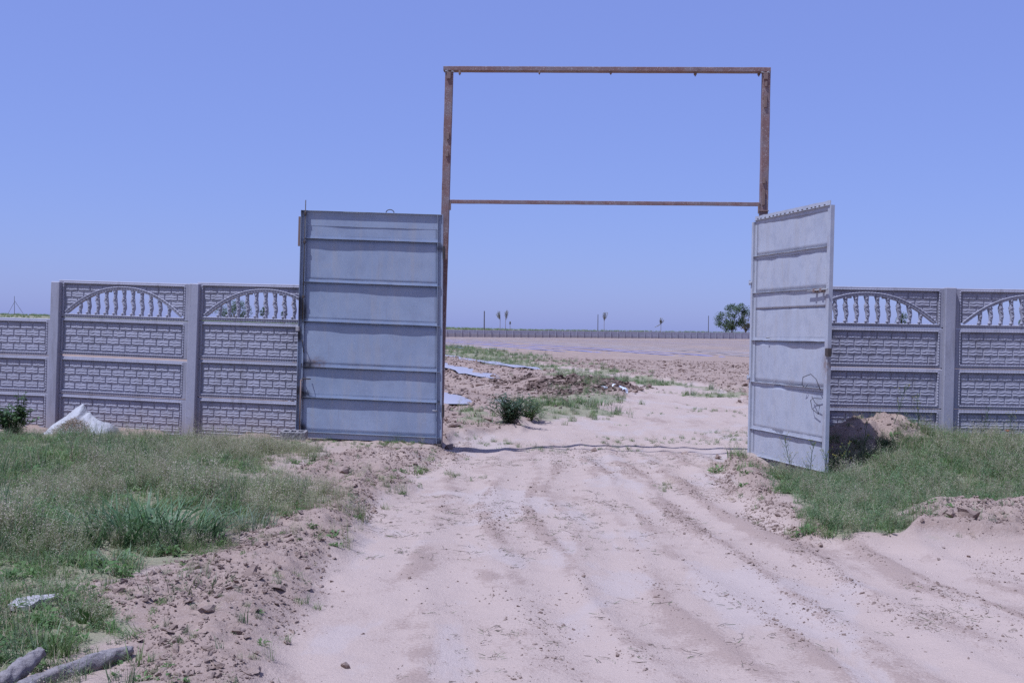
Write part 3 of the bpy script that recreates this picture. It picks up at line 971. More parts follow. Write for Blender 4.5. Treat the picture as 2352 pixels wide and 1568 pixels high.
for (u, v, w, h) in ((1031, 174, 0.05, 0.085), (1029, 313, 0.032, 0.085), (1027, 354, 0.034, 0.07)):
    plate(PLo, PLm, u, v, YL - 0.050, w, h, 0.02)
for (u, v, w, h) in ((1759, 175, 0.052, 0.085), (1759.5, 194, 0.028, 0.06), (1758, 234, 0.034, 0.15), (1755, 415, 0.036, 0.075), (1753.5, 454, 0.034, 0.19)):
    plate(PRo, PRm, u, v, YR - 0.050, w, h, 0.02)
plate(PRo, PRm, 1753.6, 484.5, YR - 0.046, 0.124, 0.014, 0.022)
plate(CB, PLm, 1034.5, 471, YL - 0.03, 0.018, 0.13, 0.02, name='end_bracket')
plate(CB, PRm, 1742.5, 479, YR - 0.03, 0.022, 0.13, 0.02, name='end_bracket')
for (u, v, s) in ((1056, 167.5, 1), (1239, 167.2, 0.8), (1403, 167.3, 0.9), (1597, 169.0, 1.2), (1743, 170.0, 1.1)):
    p = at(u, v, 14.2)
    mb = MB(); mb.box(-0.014 * s, 0.014 * s, -0.02, 0.02, -0.018 * s, 0.02, 0.004); mb.ball((0, 0, -0.02 * s), 0.012 * s, (0.7, 1, 1.3))
    link('stud', mb.mesh('stud'), M['brownbar'], GF, Matrix.Translation(p))
for (u, v) in ((1026, 164), (1040, 164.5), (1752, 166.5), (1765, 166.5)):      # weld beads at the corners
    p = at(u, v, YL - 0.06 if u < 1200 else YR - 0.06)
    mb = MB(); mb.tube([(-0.02, 0, 0), (-0.008, -0.004, 0.002), (0.006, -0.003, -0.001), (0.02, 0, 0)], [0.004, 0.007, 0.006, 0.004], 6)
    link('weld_bead', mb.mesh('weld_bead'), M['steel'], GF, Matrix.Translation(p))

# ------------------------------------------------------------------ gate leaves
class Leaf:
    """local frame: x from hinge to free edge, y away from the lit face, z up"""
    def __init__(s, name, label, hb, ht, fb, ft, paint):
        s.W = ((fb - hb).length + (ft - ht).length) / 2
        s.H = ((ht - hb).length + (ft - fb).length) / 2
        s.quad = (hb, fb, ft, ht)
        s.paint = paint
        mid = ((fb - hb) + (ft - ht)).normalized()
        z = ((ht - hb) + (ft - fb)).normalized()
        s.face = z.cross(mid).normalized()          # points along +y of a right handed frame
        if s.face.y < 0 and abs(s.face.y) > 0.3:
            s.face = -s.face
        if abs(s.face.y) <= 0.3 and s.face.x < 0:
            s.face = -s.face
        s.root = thing(name, label, 'gate', Matrix.Translation(hb))
        s.soot = []; s.rustp = []
    def P(s, x, y, z):
        a, b, c, d = s.quad
        u = x / s.W; w = z / s.H
        p = (a * (1 - u) + b * u) * (1 - w) + (d * (1 - u) + c * u) * w
        return p + s.face * y
    def part(s, name, mb, material=None, parent=None, smooth=False):
        so = []; ru = []
        for (x, y, z) in mb.v:
            so.append(max([max(0.0, 1 - math.hypot((x - q[0]) / q[2], (z - q[1]) / q[3])) for q in s.soot] or [0]))
            ru.append(max([max(0.0, 1 - math.hypot((x - q[0]) / q[2], (z - q[1]) / q[3])) for q in s.rustp] or [0]))
        mb.attr = {'soot': so, 'rust': ru}
        org = s.quad[0]
        mb.v = [tuple(s.P(*p) - org) for p in mb.v]
        bm = bmesh.new(); me = mb.mesh(name, smooth); bm.from_mesh(me); bmesh.ops.recalc_face_normals(bm, faces=bm.faces[:]); bm.to_mesh(me); bm.free()
        return link(name, me, material or s.paint, parent or s.root)
    def longbar(s, name, x0, x1, y0, y1, z0, z1, n=14, wob=0.0, material=None, vertical=False, parent=None):
        mb = MB()
        vs = []; fs = []
        for i in range(n + 1):
            t = i / n; o = random.uniform(-wob, wob)
            if vertical:
                z = z0 + (z1 - z0) * t
                vs += [(x0 + o, y0, z), (x1 + o, y0, z), (x1 + o, y1, z), (x0 + o, y1, z)]
            else:
                x = x0 + (x1 - x0) * t
                vs += [(x, y0, z0 + o), (x, y0, z1 + o), (x, y1, z1 + o), (x, y1, z0 + o)]
        for i in range(n):
            for k in range(4):
                fs.append((4 * i + k, 4 * i + (k + 1) % 4, 4 * i + 4 + (k + 1) % 4, 4 * i + 4 + k))
        fs += [(3, 2, 1, 0), (4 * n, 4 * n + 1, 4 * n + 2, 4 * n + 3)]
        mb.add(vs, fs)
        return s.part(name, mb, material, parent)
    def angle(s, name, z, x0, x1, d=0.03, leg=0.04, below=False, wob=0.0015):
        """angle iron: a ledge that stands out of the sheet and a leg flat on it"""
        o = s.longbar(name, x0, x1, -d, 0.0, z - 0.0022, z + 0.0022, 16, wob)
        if below:
            s.longbar('angle_leg', x0, x1, -0.0055, -0.0015, z - leg, z - 0.003, 16, wob, parent=o)
        else:
            s.longbar('angle_leg', x0, x1, -0.0055, -0.0015, z + 0.003, z + leg, 16, wob, parent=o)
        return o
    def sheet(s, x0, x1, z0, z1, seed, amp=0.0035, y=0.002, material=None):
        nx, nz = 30, 8
        X, Z = np.meshgrid(np.linspace(x0, x1, nx + 1), np.linspace(z0, z1, nz + 1))
        edge = np.minimum(1, np.minimum(X - x0, x1 - X) / 0.1 + 0.25) * 0.6 + 0.4
        Yy = y + amp * edge * (fbm(X * 2.6, Z * 1.5, seed, 3) * 2.2)
        mb = MB()
        vs = [(a, b, c) for a, b, c in zip(X.ravel(), Yy.ravel(), Z.ravel())]
        fs = [(j * (nx + 1) + i, j * (nx + 1) + i + 1, (j + 1) * (nx + 1) + i + 1, (j + 1) * (nx + 1) + i) for j in range(nz) for i in range(nx)]
        mb.add(vs, fs)
        o = s.part('sheet_panel', mb, material, None, True)
        sol = o.modifiers.new('t', 'SOLIDIFY'); sol.thickness = 0.002; sol.offset = 0
        return o

# left leaf (folded back against the fence)
YH, YF = 14.12, 14.27
LL = Leaf('gate_leaf', 'blue-grey sheet steel gate leaf folded back flat against the fence', at(1014.7, 1019, YH), at(1018, 493.5, YH), at(679.7, 1003.5, YF), at(693, 483, YF), M['paint'])
LW, LH = LL.W, LL.H
zr = [LH * (1 - f) for f in (0.122, 0.313, 0.486, 0.686, 0.820, 0.973)]
LL.soot = [(LW - 0.04, LH * 0.55, 0.12, 0.30), (LW - 0.09, zr[3] + 0.02, 0.22, 0.10), (LW - 0.06, zr[4] + 0.03, 0.20, 0.12), (LW - 0.05, zr[2] - 0.01, 0.10, 0.05), (LW - 0.08, zr[5] + 0.05, 0.11, 0.10),
           (0.03, LH * 0.855, 0.09, 0.09), (0.03, LH * 0.17, 0.08, 0.10), (0.0, 0.0, 0.10, 0.12), (LW, LH * 0.45, 0.10, 0.16), (LW, LH * 0.60, 0.10, 0.10), (LW - 0.03, LH, 0.1, 0.1)]
LL.rustp = [(LW - 0.25, zr[3] + 0.05, 0.16, 0.10), (LW - 0.03, LH * 0.18, 0.06, 0.5), (LW - 0.4, LH * 0.97, 0.3, 0.03)]
sx0, sx1 = 0.062, LW - 0.062
lev = [LH - 0.004] + zr + [0.01]
for i in range(7):
    LL.sheet(sx0 - 0.01, sx1 + 0.02, lev[i + 1], lev[i], 60 + i)
LL.longbar('lap_strip', sx0, sx1, -0.004, 0.001, LH * 0.934, LH - 0.045, 18, 0.002)
LL.angle('rail', LH - 0.003, 0.0, LW, 0.034, 0.055, True, 0.0008)
for z in zr[:5]:
    LL.angle('rib', z, sx0 - 0.035, sx1 + 0.02, 0.036, 0.036)
LL.angle('rail', zr[5], sx0 - 0.035, sx1 + 0.02, 0.030, 0.02, True)
LL.longbar('rail', 0.02, LW - 0.02, -0.004, 0.02, 0.002, zr[5] - 0.022, 14, 0.001)
# hinge stile: channel with its open side to the viewer
st = LL.longbar('stile', 0.0, 0.006, -0.036, 0.02, 0.0, LH, 20, 0.0, vertical=True)
LL.longbar('stile_web', 0.006, 0.066, -0.003, 0.018, 0.001, LH - 0.001, 20, 0.0, vertical=True, parent=st)
LL.longbar('stile_flange', 0.061, 0.066, -0.034, -0.004, 0.001, LH - 0.003, 20, 0.0008, vertical=True, parent=st)
st2 = LL.longbar('stile', LW - 0.006, LW, -0.036, 0.02, 0.0, LH - 0.001, 20, 0.0, vertical=True)
LL.longbar('stile_web', LW - 0.072, LW - 0.006, -0.003, 0.018, 0.001, LH - 0.001, 20, 0.0, vertical=True, parent=st2)
LL.longbar('stile_flange', LW - 0.072, LW - 0.067, -0.032, -0.004, 0.001, LH - 0.003, 20, 0.0008, vertical=True, parent=st2)
def rod(leaf, name, pts, r, material, parent=None, n=8):
    mb = MB(); mb.tube(pts, r, n)
    return leaf.part(name, mb, M[material], parent, True)
rod(LL, 'bolt_rod', [(LW - 0.062, -0.046, LH + 0.125), (LW - 0.061, -0.046, LH * 0.8), (LW - 0.058, -0.046, LH * 0.52)], [0.006, 0.007, 0.007], 'scorched')
rod(LL, 'bolt_rod', [(LW - 0.056, -0.046, LH * 0.255), (LW - 0.056, -0.046, 0.0)], 0.0085, 'brownbar')
rod(LL, 'bolt_handle', [(LW - 0.056, -0.05, LH * 0.255), (LW - 0.085, -0.055, LH * 0.252)], 0.007, 'brownbar')
for z in (LH * 0.985, LH * 0.86, LH * 0.62):
    mb = MB(); mb.box(LW - 0.075, LW - 0.045, -0.058, -0.034, z - 0.018, z + 0.018, 0.004)
    LL.part('bolt_guide', mb, M['scorched'])
mb = MB(); mb.box(LW + 0.006, LW + 0.034, -0.02, 0.012, LH * 0.842, LH * 0.972, 0.003); LL.part('stop_bar', mb, M['brownbar'])
mb = MB(); mb.box(LW - 0.02, LW + 0.022, -0.066, -0.02, LH * 0.468, LH * 0.489, 0.004); LL.part('latch_block', mb, M['board'])
# ring handle on the top rail, bent hooks and handles whose shadows fall on the sheet
rod(LL, 'ring', [(0.68 + 0.052 * math.cos(a), -0.012, LH + 0.042 * math.sin(a)) for a in np.linspace(0.1, 3.05, 11)], 0.006, 'wire')
rod(LL, 'hook', [(LW - 0.055, -0.03, LH * 0.43), (LW - 0.075, -0.075, LH * 0.425), (LW - 0.085, -0.06, LH * 0.375)], 0.006, 'scorched')
rod(LL, 'handle', [(LW - 0.07, -0.02, LH * 0.262), (LW - 0.08, -0.072, LH * 0.262), (LW - 0.16, -0.074, LH * 0.260), (LW - 0.17, -0.02, LH * 0.260)], 0.007, 'scorched')
rod(LL, 'bolt', [(0.055, -0.02, LH * 0.145), (0.075, -0.06, LH * 0.145), (0.11, -0.065, LH * 0.146)], 0.007, 'steel')
for zf in (0.835, 0.145):
    mb = MB(); mb.box(-0.024, -0.004, -0.02, 0.05, LH * zf - 0.075, LH * zf + 0.075, 0.005); mb.tube([(-0.014, -0.022, LH * zf - 0.08), (-0.014, -0.022, LH * zf + 0.08)], 0.013, 8)
    LL.part('hinge', mb, M['scorched'])
mb = MB(); mb.box(0.0, 0.06, -0.04, 0.03, -0.045, -0.002, 0.006); LL.part('foot_block', mb, M['scorched'])

# right leaf (standing open towards the viewer)
YRH, YRN = 14.0, 12.14
RL = Leaf('gate_leaf', 'pale grey sheet steel gate leaf standing open beside the earth heap', at(1721.6, 1043, YRH), at(1732.5, 507.3, YRH), at(1896.5, 1085, YRN), at(1911.8, 470, YRN), M['paint2'])
W2, H2 = RL.W, RL.H
zr2 = [H2 * (1 - f) for f in (0.154, 0.310, 0.510, 0.687, 0.886)]
RL.soot = [(W2 - 0.03, H2 * 0.43, 0.07, 0.10), (W2 - 0.03, H2 * 0.985, 0.07, 0.06), (0.03, zr2[0] + 0.05, 0.03, 0.05), (0.03, zr2[4] + 0.06, 0.03, 0.04)]
RL.rustp = [(W2 - 0.03, H2 * 0.40, 0.12, 0.25), (W2 - 0.085, H2 * 0.16, 0.03, 0.35), (W2 - 0.085, H2 * 0.65, 0.03, 0.2), (W2, H2 * 0.27, 0.06, 0.06), (W2 - 0.085, H2 * 0.85, 0.025, 0.1)]
lev2 = [H2 - 0.004] + zr2 + [0.012]
for i in range(6):
    if i == 2:      # this bay is patched from two sheets, one lapped over the other
        zm = lev2[3] + 0.66 * (lev2[2] - lev2[3])
        RL.sheet(0.10, W2 - 0.07, lev2[3], zm + 0.02, 83, 0.005)
        o = RL.sheet(0.10, W2 - 0.07, zm, lev2[2], 84, 0.003, y=-0.006)
    else:
        RL.sheet(0.10, W2 - 0.07, lev2[i + 1], lev2[i], 80 + i + (3 if i > 2 else 0), 0.0075)
RL.angle('rail', H2 - 0.003, 0.045, W2 - 0.02, 0.026, 0.05, True, 0.001)
RL.longbar('top_strip', 0.05, W2 - 0.02, -0.012, -0.005, H2 + 0.0, H2 + 0.048, 30, 0.003)
for k in range(17):      # stitch welds along the top strip
    x = 0.12 + k * (W2 - 0.25) / 16 + random.uniform(-.02, .02)
    mb = MB(); mb.box(x - 0.018, x + 0.014, -0.019, -0.010, H2 - 0.001, H2 + 0.016, 0.003)
    RL.part('weld_bead', mb, M['scorched'])
for i, z in enumerate(zr2):
    RL.angle('rib', z, 0.03, W2 - 0.068, 0.026, 0.038, i in (0, 1, 3), 0.0018)
RL.angle('rail', 0.008, 0.03, W2 - 0.02, 0.028, 0.038, False, 0.001)
st = RL.longbar('stile', 0.0, 0.045, -0.030, 0.02, 0.0, H2 - 0.02, 20, 0.0, vertical=True)
RL.longbar('stile_web', 0.045, 0.098, -0.004, 0.018, 0.001, H2 - 0.004, 20, 0.0006, vertical=True, parent=st)
RL.longbar('stile', W2 - 0.068, W2, -0.014, 0.03, 0.0, H2 - 0.002, 20, 0.0, vertical=True)
for zf in (0.735, 0.33):
    z = H2 * zf
    mb = MB(); mb.box(-0.012, 0.04, -0.055, -0.030, z - 0.014, z + 0.014, 0.005); mb.tube([(-0.004, -0.045, z - 0.03), (-0.004, -0.045, z + 0.03)], 0.011, 8)
    RL.part('hinge', mb, M['paint2'])
zl = zr2[1] - 0.012
rod(RL, 'bolt_rod', [(W2 - 0.42, -0.045, zl - 0.012), (W2 + 0.02, -0.045, zl - 0.002)], 0.009, 'steel')
for x in (W2 - 0.27, W2 - 0.12):
    mb = MB(); mb.box(x - 0.02, x + 0.02, -0.056, -0.006, zl - 0.03, zl + 0.012, 0.004); RL.part('bolt_guide', mb, M['brownbar'])
mb = MB(); mb.box(W2 - 0.03, W2 + 0.03, -0.03, 0.02, H2 * 0.435, H2 * 0.465, 0.005); RL.part('lock_plate', mb, M['scorched'])
rod(RL, 'staple', [(0.50, -0.02, zr2[2] + 0.03), (0.50, -0.05, zr2[2] + 0.03), (0.53, -0.05, zr2[2] + 0.035), (0.53, -0.02, zr2[2] + 0.035)], 0.006, 'steel')
zw = H2 * 0.33
rod(RL, 'wire_loop', [(W2 - 0.10, -0.03, zw - 0.07), (W2 - 0.17, -0.05, zw + 0.05), (W2 - 0.27, -0.06, zw + 0.10), (W2 - 0.43, -0.07, zw + 0.06), (W2 - 0.47, -0.06, zw - 0.03),
                     (W2 - 0.43, -0.04, zw - 0.06), (W2 - 0.40, -0.03, zw - 0.02)], 0.0042, 'wire', n=6)
rod(RL, 'wire_loop', [(W2 - 0.10, -0.02, zw - 0.16), (W2 - 0.25, -0.03, zw - 0.16), (W2 - 0.31, -0.035, zw - 0.19), (W2 - 0.27, -0.035, zw - 0.28), (W2 - 0.14, -0.03, zw - 0.33),
                     (W2 - 0.10, -0.035, zw - 0.24), (W2 - 0.2, -0.04, zw - 0.21), (W2 - 0.29, -0.03, zw - 0.15)], 0.0042, 'wire', n=6)

# ------------------------------------------------------------------ far perimeter wall
FW = thing('perimeter_wall', 'long low grey panel wall along the far edge of the ploughed field', 'wall', T(27, 314, 0))
fa = at(1060, 773.5, 300.0); fb_ = at(1716, 778.6, 328.0)
fa.z = 0; fb_.z = 0
fd = (fb_ - fa).normalized(); npan = 42; pit = (fb_ - fa).length / npan
mb = MB()
for k, (z0, z1) in enumerate(((0, 0.5), (0.51, 1.0), (1.01, 1.5), (1.51, 2.0))):
    mb.box(0, pit, -0.02 - 0.012 * (k % 2), 0.04, z0, z1)
pan_me = mb.mesh('wall_panel'); pan_me.materials.append(M['far'])
mb = MB(); mb.box(-0.07, 0.07, -0.17, 0.08, -0.3, 2.02, 0.015); fpost_me = mb.mesh('post'); fpost_me.materials.append(M['far'])
for i in range(-14, npan + 16):
    p = fa + fd * (pit * i)
    t = i / npan
    hh = 2.02 - 0.16 * t
    p.z = -0.86 + 1.12 * t if 0 <= t <= 1 else (-0.86 + 0.6 * t if t < 0 else 0.26 + 0.5 * (t - 1))
    p.z += 0.05 * math.sin(i * 1.7) * 0.6
    m = frame_matrix(p, fd, (0, 0, 1))
    link('wall_panel', pan_me, None, FW, m @ Matrix.Diagonal((1, 1, hh / 2, 1)))
    link('post', fpost_me, None, FW, m @ Matrix.Diagonal((1, 1, hh / 2 + random.uniform(-.01, .02), 1)))

# ------------------------------------------------------------------ plastic mulch strips along the planting rows
def strip(s, ya, yb, w, label, group, material, lift=0.10, step=1.2):
    """film laid along the row with lateral offset s between two distances from the camera"""
    n = max(6, int((yb - ya) / step))
    cx = []; 
    ph = random.uniform(0, 9)
    ys = np.linspace(ya, yb, n + 1)
    wob = 0.10 * fbm(ys * 0.5 + ph, ys * 0, 77, 2)
    ww = w * (0.5 + 0.18 * fbm(ys * 0.7 + ph, ys * 0 + 5, 78, 2))
    prof = [(-1.06, -0.12), (-0.96, 0.35), (-0.55, 0.85), (0.0, 1.0), (0.55, 0.88), (0.96, 0.35), (1.06, -0.12)]
    ww = ww * (0.35 + 0.65 * sstep(0, 2.2, ys - ya))
    xs_c = (s + wob + ys * RD[0]) / RD[1]
    hc = ground(xs_c, ys, False)[0]
    vs = []; fs = []
    ends = np.minimum(1, np.minimum(ys - ya, yb - ys) / max(1.0, step) * 0.7 + 0.15)
    for i in range(n + 1):
        for (a, b) in prof:
            off = ww[i] * a
            vs.append((xs_c[i] + off * RD[1], ys[i] + off * RD[0] * -1 * -1, hc[i] + lift * b * ends[i] + 0.012))
    m = len(prof)
    for i in range(n):
        for k in range(m - 1):
            a = i * m + k
            fs.append((a, a + 1, a + m + 1, a + m))
    mb = MB(); mb.add(vs, fs)
    o = link('mulch_strip', mb.mesh('mulch_strip', True), M[material])
    return tag(o, label, 'plastic strip', group)
sl1 = lat(*gp(1212, 848)); sl2 = lat(*gp(1142, 871)); sl3 = lat(*gp(1085, 937))
strip(sl1, 41.0, 74, 0.72, 'pale plastic mulch strip between the grass verge and the second strip', 'plastic strips left of the track', 'film', 0.025)
strip(sl2, 33.5, 70, 0.85, 'pale plastic mulch strip ending beside the dark manure heap', 'plastic strips left of the track', 'film', 0.035)
strip(sl3, 21.4, 60, 0.85, 'pale plastic mulch strip ending just inside the gate behind the leafy bush', 'plastic strips left of the track', 'film', 0.035)
strip(sl3 - 2.9, 20.0, 60, 0.85, 'pale plastic mulch strip running out from behind the folded gate leaf', 'plastic strips left of the track', 'film', 0.035)
def yend(s):     # near end of the rows beyond the farm track
    a = np.array(gp(1020, 797)); b = np.array(gp(1720, 823))
    best = None
    for t in np.linspace(-1.5, 3.0, 400):
        p = a + (b - a) * t
        q = abs(lat(*p) - s)
        if best is None or q < best[0]:
            best = (q, p[1])
    return best[1]
k = 0
s = sl1 + 2.9
while s < 150:
    y0 = min(max(yend(s), 50), 160) + random.uniform(-2, 2)
    y1 = 296 + random.uniform(-14, 0)
    cuts = [(y0, y1)]
    if random.random() < 0.4:
        c = random.uniform(y0 + 20, y1 - 30); cuts = [(y0, c - 4), (c + 8, y1)]
    blue = 3 <= k <= 6 or random.random() < 0.12  # rows whose film carries the painted sky reflection
    for (a, b) in cuts:
        strip(s, a, b, (random.uniform(0.5, 0.8) if blue else random.uniform(0.45, 0.8)), ('plastic mulch strip coloured with reflected sky blue on the field beyond the farm track' if blue else 'pinkish white plastic mulch strip on the field beyond the farm track'),
              'plastic strips on the far field', 'film_sky' if blue else 'film', 0.008, 4.0)
    s += (2.9 if k < 10 else 4.3) + random.uniform(-.3, .3); k += 1
print('strips', k)

# ------------------------------------------------------------------ scatter machinery (one object, instances by geometry nodes)
def source_collection(name, meshes, material):
    c = bpy.data.collections.new(name)
    for i, me in enumerate(meshes):
        if not me.materials:
            me.materials.append(material)
        o = bpy.data.objects.new('%s_%02d' % (name, i), me)
        c.objects.link(o)
    return c
def scatter(name, coll, P, rot, scl, idx, label, cat):
    me = bpy.data.meshes.new(name)
    me.vertices.add(len(P)); me.vertices.foreach_set('co', np.asarray(P, np.float32).ravel())
    a = me.attributes.new('rot', 'FLOAT_VECTOR', 'POINT'); a.data.foreach_set('vector', np.asarray(rot, np.float32).ravel())
    a = me.attributes.new('scl', 'FLOAT_VECTOR', 'POINT'); a.data.foreach_set('vector', np.asarray(scl, np.float32).ravel())
    a = me.attributes.new('idx', 'INT', 'POINT'); a.data.foreach_set('value', np.asarray(idx, np.int32))
    o = link(name, me)
    g = bpy.data.node_groups.new(name, 'GeometryNodeTree')
    g.interface.new_socket('Geometry', in_out='INPUT', socket_type='NodeSocketGeometry')
    g.interface.new_socket('Geometry', in_out='OUTPUT', socket_type='NodeSocketGeometry')
    gi = g.nodes.new('NodeGroupInput'); go = g.nodes.new('NodeGroupOutput')
    ip = g.nodes.new('GeometryNodeInstanceOnPoints'); ci = g.nodes.new('GeometryNodeCollectionInfo')
    ci.inputs['Collection'].default_value = coll
    ci.inputs['Separate Children'].default_value = True; ci.inputs['Reset Children'].default_value = True
    def na(nm, typ):
        n = g.nodes.new('GeometryNodeInputNamedAttribute'); n.data_type = typ; n.inputs['Name'].default_value = nm
        return n.outputs['Attribute']
    L = g.links.new
    L(gi.outputs[0], ip.inputs['Points']); L(ci.outputs[0], ip.inputs['Instance'])
    ip.inputs['Pick Instance'].default_value = True
    L(na('idx', 'INT'), ip.inputs['Instance Index'])
    er = g.nodes.new('FunctionNodeEulerToRotation'); L(na('rot', 'FLOAT_VECTOR'), er.inputs[0]); L(er.outputs[0], ip.inputs['Rotation'])
    L(na('scl', 'FLOAT_VECTOR'), ip.inputs['Scale'])
    L(ip.outputs[0], go.inputs[0])
    md = o.modifiers.new('scatter', 'NODES'); md.node_group = g
    tag(o, label, cat)
    o['kind'] = 'stuff'
    return o
def sample(n, x0, x1, y0, y1, prob, byscreen=False):
    """random points of the land kept with a probability that depends on the masks"""
    x = RNG.uniform(x0, x1, n); y = RNG.uniform(y0, y1, n)
    h, mk = ground(x, y)
    p = prob(x, y, mk)
    keep = RNG.random(n) < p
    return x[keep], y[keep], h[keep], {k: v[keep] for k, v in mk.items()}

# ---- clods
def rock_mesh(seed, rough=0.35):
    bm = bmesh.new(); bmesh.ops.create_icosphere(bm, subdivisions=2, radius=1)
    rn = random.Random(seed)
    cuts = [(Vector((rn.uniform(-1, 1), rn.uniform(-1, 1), rn.uniform(-1, 1))).normalized(), rn.uniform(0.32, 0.7)) for _ in range(10)]
    sc = (rn.uniform(0.8, 1.3), rn.uniform(0.7, 1.1), rn.uniform(0.5, 0.8))
    for v in bm.verts:
        for n_, d in cuts:
            k = v.co.dot(n_)
            if k > d:
                v.co -= n_ * (k - d)
        v.co *= 1 + rough * 0.55 * rn.uniform(-1, 1)
        v.co = Vector((v.co.x * sc[0], v.co.y * sc[1], v.co.z * sc[2]))
    me = bpy.data.meshes.new('soil_clod'); bm.to_mesh(me); bm.free()
    return me
CL = [rock_mesh(k) for k in range(8)]
C_clod = source_collection('clod_source', CL, M['clod'])
def clods(name, n, box, prob, smin, smax, power, label, coll=C_clod, sink=0.25):
    x, y, h, mk = sample(n, *box, prob)
    m = len(x)
    s = smin * (1 - RNG.random(m) * (1 - (smin / smax) ** power)) ** (-1 / power)
    P = np.stack([x, y, h + s * (0.45 - sink)], 1)
    rot = np.stack([RNG.uniform(-.5, .5, m), RNG.uniform(-.5, .5, m), RNG.uniform(0, 6.28, m)], 1)
    scl = np.stack([s, s, s * RNG.uniform(0.7, 1.0, m)], 1)
    return scatter(name, coll, P, rot, scl, RNG.integers(0, 8, m), label, 'soil')
clods('berm_clods', 330000, (-4.0, 6.6, 4.2, 15.0), lambda x, y, m: np.clip(m['bermn'] * 0.55 + 0.25 * m['mound'] + 0.05 * m['gl'], 0, 1) * (0.4 + 1.1 * (fbm(x * 2, y * 2, 41, 2) > -0.05)), 0.0045, 0.036, 1.9, 'crumbled brown soil lying along the edges of the dirt track')
clods('track_crumbs', 260000, (-2.5, 7.0, 3.8, 17.0), lambda x, y, m: m['track'] * np.clip(fbm(x * 1.5, y * 0.8, 42, 4) * 1.6 + 0.9 * (m['rut'] - 0.35), 0.02, 0.9) * np.clip(8.5 / y, 0, 1) ** 1.5, 0.0030, 0.020, 2.2, 'small soil crumbs scattered over the dirt track')
clods('field_clods', 60000, (-5.0, 16.0, 14.6, 60.0), lambda x, y, m: np.clip(m['field'] * 0.8 + m['dark'], 0, 1) * (1 - m['track']) * np.clip(26 / y, 0, 1) ** 1.0 * (np.abs(x - 0.09 * y) < 0.16 * y + 3), 0.018, 0.12, 1.7, 'broken clods of the ploughed field behind the gate')
C_dark = source_collection('dark_clod_source', [rock_mesh(30 + k, 0.5) for k in range(8)], M['darkclod'])
clods('manure_clods', 9000, (-1.5, 5.5, 22.0, 36.0), lambda x, y, m: np.clip(m['dark'], 0, 1), 0.03, 0.12, 1.7, 'dark manure lumps heaped between the mulch strips and the track', C_dark, 0.1)

# ---- grass and weeds
def lerp3(a, b, t):
    return tuple(a[i] + (b[i] - a[i]) * t for i in range(3))
G1, G2 = (0.098, 0.168, 0.042), (0.225, 0.305, 0.105)
GG1, GG2 = (0.10, 0.150, 0.065), (0.19, 0.235, 0.125)          # glaucous green
DRY1, DRY2 = (0.36, 0.27, 0.165), (0.52, 0.42, 0.28)
SEED = (0.58, 0.47, 0.37)
def tuft_green(seed, n=44, hmin=0.05, hmax=0.19, w=0.0054, rad=0.075, a=G1, b=G2, dry=0.12):
    random.seed(seed); mb = MB()
    for i in range(n):
        r = rad * math.sqrt(random.random()); t = random.uniform(0, 6.28)
        h = random.uniform(hmin, hmax)
        c = lerp3(a, b, random.random()) if random.random() > dry else lerp3(DRY1, DRY2, random.random())
        mb.blade((r * math.cos(t), r * math.sin(t), -0.01), h, w * random.uniform(.7, 1.3), random.uniform(0, 6.28), random.uniform(0.15, 0.95), c, 3, random.uniform(0.6, 1.6))
    return mb.mesh('tuft')
def tuft_seed(seed, n=15, hmin=0.14, hmax=0.34, green=0.45):
    """wispy stems with strings of small pale seed pods"""
    random.seed(seed); mb = MB()
    for i in range(n):
        r = 0.08 * math.sqrt(random.random()); t = random.uniform(0, 6.28)
        h = random.uniform(hmin, hmax); az = random.uniform(0, 6.28); le = random.uniform(0.1, 0.5)
        c = lerp3(G2, (0.30, 0.24, 0.14), random.random() * (1 - green) * 1.6)
        p = Vector((r * math.cos(t), r * math.sin(t), -0.01))
        mb.blade(p, h, 0.0034, az, le, c, 3, 1.0)
        for k in range(random.randint(7, 13)):
            f = random.uniform(0.42, 1.0)
            q = p + Vector((math.cos(az) * le * h * f * f, math.sin(az) * le * h * f * f, h * (f - .35 * le * f * f)))
            a2 = random.uniform(0, 6.28); L = random.uniform(0.008, 0.026)
            e = q + Vector((math.cos(a2) * L, math.sin(a2) * L, L * random.uniform(.1, .9)))
            mb.leaf(q, e - q, L, 0.0016, c, 0.0)
            s = random.uniform(0.0042, 0.0075)
            cc = lerp3(SEED, (0.26, 0.27, 0.13), random.random() ** 1.3 * 0.9)
            mb.leaf(e, (random.uniform(-1, 1), random.uniform(-1, 1), random.uniform(-.3, 1)), s * 1.6, s, cc, 0.0)
    for i in range(10):
        mb.blade((random.uniform(-.07, .07), random.uniform(-.07, .07), -0.01), random.uniform(.04, .13), 0.004, random.uniform(0, 6.28), random.uniform(.3, .9), lerp3(G1, G2, random.random()), 2)
    return mb.mesh('tuft')
